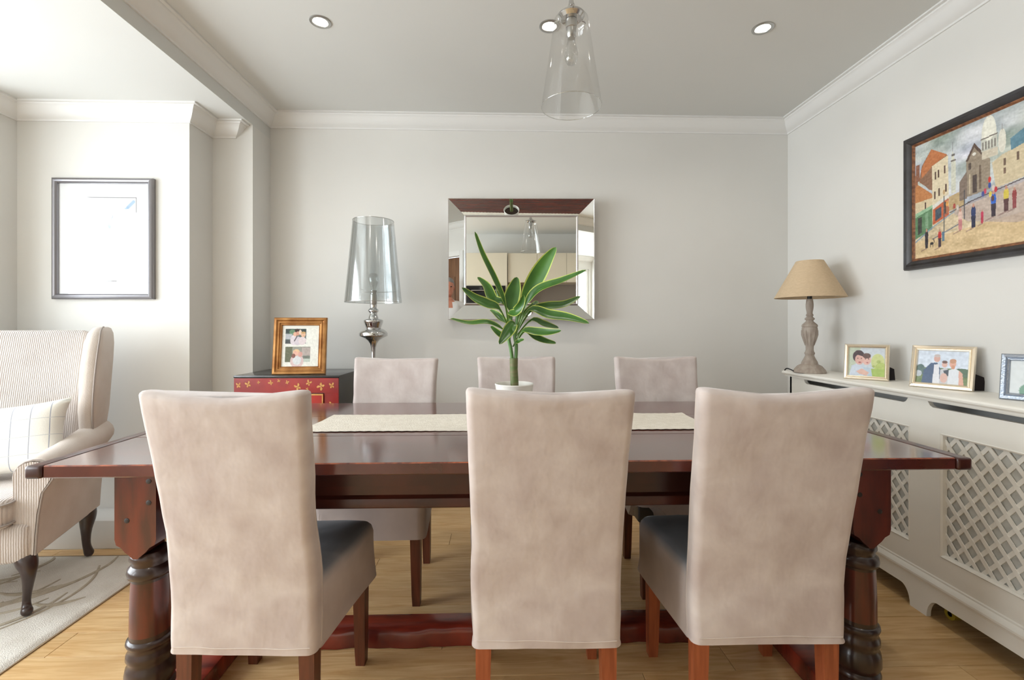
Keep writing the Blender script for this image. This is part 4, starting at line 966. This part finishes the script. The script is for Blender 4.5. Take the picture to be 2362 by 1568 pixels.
# ------------------------------------------------------------ rug
RG = thing('rug', 'cream carved wool rug under the wing armchair', 'rug', (-2.33, 1.55, 0))
bm = B(); nx, ny = 60, 90; x0, x1, y0, y1 = -0.345, 0.655, -0.95, 0.83
rings = []
V = []
for j in range(ny+1):
    V.append([])
    for i in range(nx+1):
        u, v = i/nx, j/ny; e = min(u, 1-u, v*1.3, (1-v)*1.3)
        hgt = 0.013*min(1, (e/0.02))**0.5 if e < 0.02 else 0.013
        px_, py_ = x0+(x1-x0)*u, y0+(y1-y0)*v
        hgt += 0.0010*mnoise.noise(Vector((px_*6, py_*6, 0)))
        V[-1].append(bm.verts.new((px_+0.004*mnoise.noise(Vector((py_*9, 1, 0))), py_, max(hgt, 0.001))))
for j in range(ny):
    for i in range(nx): bm.faces.new((V[j][i], V[j][i+1], V[j+1][i+1], V[j+1][i]))
finish('pile', bm, rugm, RG, smooth=60)
bm = B(); box(bm, x0-0.003, x1+0.003, y0-0.003, y1+0.003, 0.0004, 0.004); finish('backing', bm, rugb, RG)
random.seed(12)
for k in range(60):   # carved leaf stems
    a = random.uniform(-0.5, 1.9); L_ = random.uniform(0.18, 0.6)
    cx, cy = random.uniform(x0+0.1, x1-0.08), random.uniform(y0+0.1, y1-0.1)
    pts = []
    for t_ in range(5):
        s = t_/4-0.5; ang = a+s*0.7
        pts.append((min(max(cx+math.cos(ang)*s*L_, x0+0.03), x1-0.03), min(max(cy+math.sin(ang)*s*L_, y0+0.03), y1-0.03), 0.0128))
    bm = B(); tube(bm, spline(pts, 4), [0.004+0.008*math.sin(PI*i/16)*(0.5+random.random()*0.0+0.5*(k%3)/2) for i in range(17)], 6)
    for v in bm.verts: v.co.z = 0.0134+(v.co.z-0.0128)*0.5
    finish('carved_line', bm, rugd, RG, smooth=60)

# ------------------------------------------------------------ wing armchair (faces local -y)
AC = thing('wing_armchair', 'cream ribbed wing armchair with dark cabriole legs in the bay at the left', 'armchair', (-2.24, 2.0, 0.0165), (0, 0, math.radians(20)))
def pad(bm, cx, cy, cz, hx, hy, hz, e=0.28, n=20, m=14, rotx=0.0, mi=0):
    """soft superellipsoid cushion"""
    sp = lambda c, p: math.copysign(abs(c)**p, c)
    rings = []
    for j in range(m+1):
        ph_ = -PI/2+PI*j/m; ring = []
        for i in range(n*2):
            th_ = 2*PI*i/(n*2)
            x_ = hx*sp(math.cos(ph_), e)*sp(math.cos(th_), e); y_ = hy*sp(math.cos(ph_), e)*sp(math.sin(th_), e); z_ = hz*sp(math.sin(ph_), e)
            y2 = y_*math.cos(rotx)-z_*math.sin(rotx); z2 = y_*math.sin(rotx)+z_*math.cos(rotx)
            ring.append((cx+x_, cy+y2, cz+z2))
        rings.append(ring)
    loft(bm, rings[1:-1], mi=mi)
# body / seat rail
bm = B(); rings = []
for z_, g_ in ((0.225, -0.008), (0.235, 0.0), (0.30, 0.002), (0.36, 0.0), (0.372, -0.012)):
    rings.append([(p[0], p[1]-0.01, z_) for p in rrect(0.315+g_, 0.26+g_, 0.035, 4)])
loft(bm, rings); finish('seat_rail', bm, ribx, AC, smooth=50)
bm = B(); pad(bm, 0, -0.055, 0.425, 0.262, 0.262, 0.062, 0.22); sc = finish('seat_cushion', bm, ribx, AC, smooth=60)
for zz in (0.385, 0.465):
    bm = B(); rr = rrect(0.262, 0.262, 0.05, 6); tube(bm, [(p[0]*1.0, p[1]-0.055, zz) for p in rr+[rr[0]]], 0.0045, 8, cap=False); finish('cushion_piping', bm, pipingm, sc, smooth=60)
# back
bm = B(); rings = []
for z_, w_, t_, yy in ((0.36, 0.27, 0.05, 0.235), (0.42, 0.28, 0.062, 0.24), (0.6, 0.285, 0.07, 0.262), (0.8, 0.285, 0.066, 0.295), (0.95, 0.285, 0.056, 0.32), (1.05, 0.282, 0.045, 0.34), (1.10, 0.278, 0.036, 0.345), (1.125, 0.262, 0.022, 0.345), (1.132, 0.24, 0.008, 0.345)):
    rings.append([(p[0], yy+p[1], z_+(0.008*(1-(p[0]/0.285)**2) if z_ > 1 else 0)) for p in rrect(w_, t_, t_*0.9 if t_ < 0.04 else 0.036, 6)])
loft(bm, rings); finish('backrest', bm, ribx, AC, smooth=70)
bm = B(); box(bm, -0.30, 0.30, 0.27, 0.325, 0.235, 0.70, 0.02, 3); finish('back_panel', bm, plainf, AC)
for s in (-1, 1):
    # wing: vertical soft slab
    bm = B(); rings = []
    for z_, f_, b_, hx in ((0.64, 0.16, 0.31, 0.026), (0.66, 0.155, 0.32, 0.033), (0.74, 0.148, 0.335, 0.038), (0.86, 0.152, 0.345, 0.04), (0.98, 0.165, 0.36, 0.04), (1.07, 0.185, 0.37, 0.038), (1.12, 0.21, 0.37, 0.032), (1.145, 0.24, 0.365, 0.02), (1.152, 0.27, 0.35, 0.008)):
        hy = (b_-f_)/2
        rings.append([(s*(0.318+0.012*(z_-0.64)/0.5)+p[0], (f_+b_)/2+p[1], z_) for p in rrect(hx, hy, min(hx*0.95, hy*0.9), 5)])
    loft(bm, rings); wg = finish('wing', bm, plainf, AC, smooth=70)
    bm = B(); tube(bm, spline([(s*0.345, 0.165, 0.65), (s*0.349, 0.150, 0.74), (s*0.352, 0.155, 0.86), (s*0.357, 0.170, 0.99), (s*0.358, 0.195, 1.08), (s*0.350, 0.235, 1.135), (s*0.340, 0.29, 1.152)], 5), 0.0038, 8); finish('wing_piping', bm, pipingm, wg, smooth=60)
    # arm: rolled cross-section swept back
    def sec(yy, zt, k=1.0):
        P = []
        cx, cz, R = 0.318, zt-0.062, 0.062
        P.append((0.262, 0.24)); P.append((0.262, 0.40)); P.append((0.262, cz-0.03))
        for a in range(0, 11):
            an = math.radians(180-a*22); P.append((cx+R*1.02*math.cos(an)*k, cz+R*math.sin(an)))
        P += [(0.345, cz-0.07), (0.332, 0.40), (0.326, 0.32), (0.322, 0.24)]
        return [(s*p[0], yy, p[1]) for p in P]
    bm = B(); rings = [sec(-0.235, 0.618, 0.96), sec(-0.243, 0.622), sec(-0.20, 0.630), sec(-0.05, 0.640), sec(0.10, 0.655), sec(0.22, 0.672), sec(0.30, 0.68)]
    rings[0] = [(p[0], -0.246, p[2]) for p in sec(-0.246, 0.618, 0.93)]
    loft(bm, rings); ar = finish('arm', bm, plainf, AC, smooth=60)
    bm = B(); prism(bm, [(p[0]*0.985, p[2]*0.985+0.006) for p in sec(0, 0.618, 0.93)], -0.254, -0.240, 'y'); finish('arm_front', bm, ribx, ar, smooth=40)
    bm = B(); pp = [(p[0], -0.249, p[2]) for p in sec(0, 0.620, 0.97)]; tube(bm, pp, 0.0042, 8); finish('arm_piping', bm, pipingm, ar, smooth=60)
    # legs
    bm = B(); tube(bm, spline([(s*0.275, -0.225, 0.245), (s*0.30, -0.250, 0.205), (s*0.305, -0.255, 0.165), (s*0.292, -0.235, 0.10), (s*0.283, -0.222, 0.05), (s*0.288, -0.232, 0.022), (s*0.300, -0.252, 0.012)], 5),
        [0.036, 0.036, 0.035, 0.034, 0.033, 0.031, 0.029, 0.027, 0.025, 0.023, 0.0215, 0.020, 0.0185, 0.017, 0.016, 0.015, 0.014, 0.0135, 0.013, 0.013, 0.013, 0.0132, 0.014, 0.015, 0.016, 0.0175, 0.0185, 0.0185, 0.017, 0.014, 0.009], 14)
    for v in bm.verts: v.co.z = max(v.co.z, 0.0005)
    finish('leg', bm, armleg, AC, smooth=60)
    bm = B(); tube(bm, spline([(s*0.275, 0.255, 0.27), (s*0.28, 0.28, 0.21), (s*0.282, 0.262, 0.14), (s*0.284, 0.258, 0.07), (s*0.288, 0.272, 0.02), (s*0.289, 0.28, 0.008)], 5),
        [0.034]*3+[0.036, 0.037, 0.036, 0.034, 0.032, 0.029, 0.026, 0.023, 0.021, 0.019, 0.018, 0.017, 0.0165, 0.0165, 0.017, 0.018, 0.019, 0.020, 0.020, 0.019, 0.018, 0.016, 0.012], 14)
    for v in bm.verts: v.co.z = max(v.co.z, 0.0005)
    finish('leg', bm, armleg, AC, smooth=60)
# cushion
def check_mat():
    m = M('checked_cushion', (238, 236, 228), 0.9, sheen=0.1, bump=0.1, bscale=200)
    N = m.node_tree.nodes; K = m.node_tree.links; tc = N.new('ShaderNodeTexCoord'); sp = N.new('ShaderNodeSeparateXYZ'); K.new(tc.outputs['Object'], sp.inputs[0])
    facs = []
    for ax, per, th in (('X', 0.062, 0.05), ('Z', 0.075, 0.035)):
        mo = N.new('ShaderNodeMath'); mo.operation = 'MULTIPLY'; mo.inputs[1].default_value = 1/per; K.new(sp.outputs[ax], mo.inputs[0])
        fr = N.new('ShaderNodeMath'); fr.operation = 'FRACT'; K.new(mo.outputs[0], fr.inputs[0])
        lt = N.new('ShaderNodeMath'); lt.operation = 'LESS_THAN'; lt.inputs[1].default_value = th; K.new(fr.outputs[0], lt.inputs[0]); facs.append(lt)
    c0 = None
    for lt, col in zip(facs, ((168, 172, 184), (206, 208, 208))):
        mx = N.new('ShaderNodeMix'); mx.data_type = 'RGBA'; K.new(lt.outputs[0], mx.inputs['Factor'])
        if c0 is None: mx.inputs[6].default_value = L3((238, 236, 228))
        else: K.new(c0, mx.inputs[6])
        mx.inputs[7].default_value = L3(col); c0 = mx.outputs[2]
    K.new(c0, N['Principled BSDF'].inputs['Base Color']); return m
bm = B(); n = 22; Vf = []
for side in (1, -1):
    g_ = []
    for j in range(n+1):
        row = []
        for i in range(n+1):
            u, v = i/n*2-1, j/n*2-1
            pin = 1-0.13*(1-abs(u)**2)*abs(v)**3; pin2 = 1-0.13*(1-abs(v)**2)*abs(u)**3
            th_ = 0.062*((1-u**4)*(1-v**4))**0.5
            row.append(bm.verts.new((0.245*u*pin2, -side*th_, 0.165*v*pin)))
        g_.append(row)
    for j in range(n):
        for i in range(n): bm.faces.new((g_[j][i], g_[j][i+1], g_[j+1][i+1], g_[j+1][i]))
bmesh.ops.remove_doubles(bm, verts=bm.verts, dist=0.0008)
ca = math.radians(20)
cu = finish('cushion', bm, check_mat(), None, smooth=70)
cl = Vector((0.075, 0.03, 0)); cl.rotate(Matrix.Rotation(ca, 3, 'Z'))
cu.location = (-2.24+cl.x, 2.0+cl.y, 0.668); cu.rotation_euler = (math.radians(-14), math.radians(-4), ca)
tag(cu, 'off-white cushion with thin grey checks leaning on the wing armchair', 'cushion')

# ------------------------------------------------------------ kitchen wall behind the camera (seen in the mirror)
def kit(name, label, cat, x0, x1, z0, z1, dep, doors, handle=True, group=None):
    t = thing(name, label, cat, ((x0+x1)/2, YK+0.004, z0), (0, 0, 0), group); hw = (x1-x0)/2; h = z1-z0
    bm = B(); box(bm, -hw+0.001, hw-0.001, 0.0, dep, 0.0, h, 0.001, 1); finish('carcass', bm, cream, t)
    n_ = doors
    for k in range(n_):
        a = -hw+2*hw*k/n_+0.002; b = -hw+2*hw*(k+1)/n_-0.002
        bm = B(); box(bm, a, b, dep+0.001, dep+0.02, 0.002, h-0.002, 0.002, 1); dd = finish('door', bm, cream, t)
        if handle:
            bm = B(); tube(bm, [((a+b)/2-0.05, dep+0.02, 0.06 if z0 > 1 else h-0.06), ((a+b)/2-0.05, dep+0.04, 0.06 if z0 > 1 else h-0.06), ((a+b)/2+0.05, dep+0.04, 0.06 if z0 > 1 else h-0.06), ((a+b)/2+0.05, dep+0.02, 0.06 if z0 > 1 else h-0.06)], 0.005, 8); finish('handle', bm, brushed, dd)
    return t
kit('wall_cabinet', 'cream gloss wall cabinet reflected in the mirror, next to the oven housing', 'cabinet', -0.04, 0.38, 1.80, 2.22, 0.33, 1, False, 'kitchen wall cabinets')
kit('wall_cabinet', 'cream gloss wall cabinet reflected in the mirror, second from the oven housing', 'cabinet', 0.38, 0.80, 1.80, 2.22, 0.33, 1, False, 'kitchen wall cabinets')
kit('wall_cabinet', 'cream gloss wall cabinet reflected in the mirror, farthest from the oven housing', 'cabinet', 0.80, 1.22, 1.80, 2.22, 0.33, 1, False, 'kitchen wall cabinets')
ov = kit('oven_housing', 'tall cream kitchen unit with a built-in dark oven', 'cabinet', -0.66, -0.045, 0.0, 2.22, 0.36, 1, False)
bm = B(); box(bm, -0.28, 0.28, 0.382, 0.40, 1.25, 1.75, 0.004); oo = finish('oven_door', bm, ovenb, ov)
bm = B(); tube(bm, [(-0.2, 0.40, 1.68), (-0.2, 0.43, 1.68), (0.2, 0.43, 1.68), (0.2, 0.40, 1.68)], 0.007, 8); finish('oven_handle', bm, brushed, oo)
for a, b, lab in ((-0.04, 0.60, 'cream base cabinet below the worktop, next to the oven housing'), (0.60, 1.22, 'cream base cabinet below the worktop, by the door wall')):
    kit('base_cabinet', lab, 'cabinet', a, b, 0.0, 0.87, 0.33, 1, True, 'kitchen base cabinets')
bm = B(); box(bm, -0.04, 1.24, YK+0.003, YK+0.37, 0.8705, 0.905, 0.004); tag(finish('worktop', bm, stonew), 'dark stone worktop on the cream base cabinets', 'worktop')
bm = B(); box(bm, -0.04, 1.24, YK+0.0005, YK+0.0025, 0.906, 1.798); tag(finish('splashback', bm, splash), 'taupe glass splashback above the worktop', 'splashback')

# ------------------------------------------------------------ the man reflected in the mirror border
skin = M('skin', (198, 130, 104), 0.55); shirt = M('white_shirt', (230, 226, 224), 0.8); trou = M('dark_trousers', (56, 58, 70), 0.85); hairm = M('grey_hair', (140, 134, 130), 0.8, bump=0.4, bscale=90); eyew = M('eye', (40, 34, 32), 0.2); shoem = M('shoe', (50, 36, 30), 0.4); lipm = M('lips', (176, 100, 90), 0.5)
MX, MY = 1.65, 0.885
MN = thing('person', 'man in an open white shirt with short grey hair standing by the brown door', 'person', (MX, MY, 0), (0, 0, math.radians(218)))
def skinned(name, verts, edges, radii, mat, parent, root=0, sub=2):
    me = bpy.data.meshes.new(name); me.from_pydata([Vector(v) for v in verts], edges, []); o = bpy.data.objects.new(name, me); C.objects.link(o)
    o.modifiers.new('s', 'SKIN'); sv = me.skin_vertices[0].data
    for i, r_ in enumerate(radii): sv[i].radius = r_ if isinstance(r_, tuple) else (r_, r_); sv[i].use_root = (i == root)
    m_ = o.modifiers.new('u', 'SUBSURF'); m_.levels = sub; m_.render_levels = sub
    dg = bpy.context.evaluated_depsgraph_get(); ev = o.evaluated_get(dg); m2 = bpy.data.meshes.new_from_object(ev)
    o.modifiers.clear(); o.data = m2; bpy.data.meshes.remove(me); o.data.name = name
    o.data.polygons.foreach_set('use_smooth', [True]*len(o.data.polygons)); o.data.materials.clear(); o.data.materials.append(mat); o.parent = parent
    return o
# faces local -y.  hips 0.93, shoulders 1.46, neck 1.53, head top 1.79
vs = [(0, 0, 0.96), (0, 0, 1.12), (0, -0.01, 1.30), (0, 0, 1.43), (0, 0.005, 1.50), (0, 0, 1.57),
      (0.19, 0.01, 1.44), (0.235, 0.02, 1.30), (0.255, 0.02, 1.14), (0.262, -0.03, 0.99), (0.264, -0.06, 0.88), (0.262, -0.07, 0.83),
      (-0.19, 0.01, 1.44), (-0.235, 0.02, 1.30), (-0.255, 0.02, 1.14), (-0.262, -0.03, 0.99), (-0.264, -0.06, 0.88), (-0.262, -0.07, 0.83),
      (0.09, 0, 0.88), (0.10, 0, 0.70), (0.105, 0.0, 0.50), (0.11, 0.015, 0.30), (0.11, 0.03, 0.10), (0.115, -0.09, 0.045),
      (-0.09, 0, 0.88), (-0.10, 0, 0.70), (-0.105, 0.0, 0.50), (-0.11, 0.015, 0.30), (-0.11, 0.03, 0.10), (-0.115, -0.09, 0.045)]
ed = [(0, 1), (1, 2), (2, 3), (3, 4), (4, 5), (3, 6), (6, 7), (7, 8), (8, 9), (9, 10), (10, 11), (3, 12), (12, 13), (13, 14), (14, 15), (15, 16), (16, 17), (0, 18), (18, 19), (19, 20), (20, 21), (21, 22), (22, 23), (0, 24), (24, 25), (25, 26), (26, 27), (27, 28), (28, 29)]
ra = [(0.15, 0.11), (0.145, 0.11), (0.16, 0.12), (0.13, 0.09), 0.06, 0.056, 0.062, 0.05, 0.043, 0.037, 0.028, 0.03, 0.062, 0.05, 0.043, 0.037, 0.028, 0.03, 0.095, 0.085, 0.06, 0.058, 0.042, 0.035, 0.095, 0.085, 0.06, 0.058, 0.042, 0.035]
bo = skinned('body', vs, ed, ra, skin, MN)
for m_ in (shirt, trou, shoem): bo.data.materials.append(m_)
for p in bo.data.polygons:
    c = p.center
    arm_ = abs(c.x) > 0.19 and c.z < 1.25
    if c.z < 0.09: k = 3
    elif (c.z < 0.97 and abs(c.x) < 0.20): k = 2
    elif c.z > 1.52 or (arm_ and c.z < 0.93): k = 0
    elif c.z > 1.36 and c.y < -0.02 and abs(c.x) < (c.z-1.36)*0.45: k = 0
    else: k = 1
    p.material_index = k
for s in (-1, 1):
    for i, (dx, ln, dy) in enumerate(((-0.026, 0.070, -0.012), (-0.009, 0.080, -0.004), (0.009, 0.075, 0.004), (0.025, 0.060, 0.012))):
        bx = s*0.262; b0 = Vector((bx, -0.075+dx, 0.815))
        pts = [b0, b0+Vector((-s*0.004, dx*0.1, -ln*0.45)), b0+Vector((-s*0.014, dx*0.1, -ln*0.8)), b0+Vector((-s*0.026, dx*0.1, -ln))]
        bm = B(); tube(bm, pts, [0.0095, 0.009, 0.008, 0.006], 8); finish('finger', bm, skin, MN, smooth=60)
    bm = B(); b0 = Vector((s*0.258, -0.095, 0.85)); tube(bm, [b0, b0+Vector((-s*0.012, -0.022, -0.025)), b0+Vector((-s*0.020, -0.026, -0.055))], [0.012, 0.010, 0.007], 8); finish('thumb', bm, skin, MN, smooth=60)
# head
bm = B(); rings = []
for z_, hx, hy, yy in ((1.55, 0.035, 0.035, 0.0), (1.565, 0.046, 0.055, -0.02), (1.58, 0.054, 0.070, -0.022), (1.60, 0.062, 0.080, -0.016), (1.63, 0.069, 0.090, -0.006), (1.66, 0.073, 0.095, 0.0), (1.69, 0.075, 0.098, 0.003), (1.72, 0.074, 0.097, 0.005), (1.75, 0.066, 0.088, 0.008), (1.775, 0.046, 0.064, 0.01), (1.787, 0.02, 0.03, 0.01)):
    rings.append([(hx*math.cos(2*PI*i/24), yy+hy*math.sin(2*PI*i/24), z_) for i in range(24)])
loft(bm, rings)
prism(bm, [(-0.009, 1.668), (0.009, 1.668), (0.016, 1.632), (0, 1.626), (-0.016, 1.632)], -0.112, -0.085, 'y')
for s in (-1, 1): pad(bm, s*0.076, 0.005, 1.66, 0.010, 0.018, 0.030, 0.8, 8, 8)
finish('head', bm, skin, MN, smooth=60)
bm = B(); rings = []
for z_, hx, hy, yy, cut in ((1.63, 0.078, 0.075, 0.03, 1), (1.68, 0.081, 0.09, 0.022, 1), (1.725, 0.081, 0.100, 0.012, 0), (1.755, 0.073, 0.095, 0.010, 0), (1.782, 0.052, 0.07, 0.01, 0), (1.796, 0.02, 0.03, 0.01, 0)):
    rings.append([(hx*math.cos(2*PI*i/24), max(yy+hy*math.sin(2*PI*i/24), -0.02 if cut else (-0.085 if z_ < 1.74 else -1)), z_) for i in range(24)])
loft(bm, rings); finish('hair', bm, hairm, MN, smooth=60)
for s in (-1, 1):
    bm = B(); pad(bm, s*0.030, -0.090, 1.672, 0.011, 0.006, 0.006, 1, 8, 8); finish('eye', bm, eyew, MN, smooth=60)
bm = B(); pad(bm, 0, -0.091, 1.603, 0.022, 0.006, 0.006, 1, 8, 8); finish('mouth', bm, lipm, MN, smooth=60)
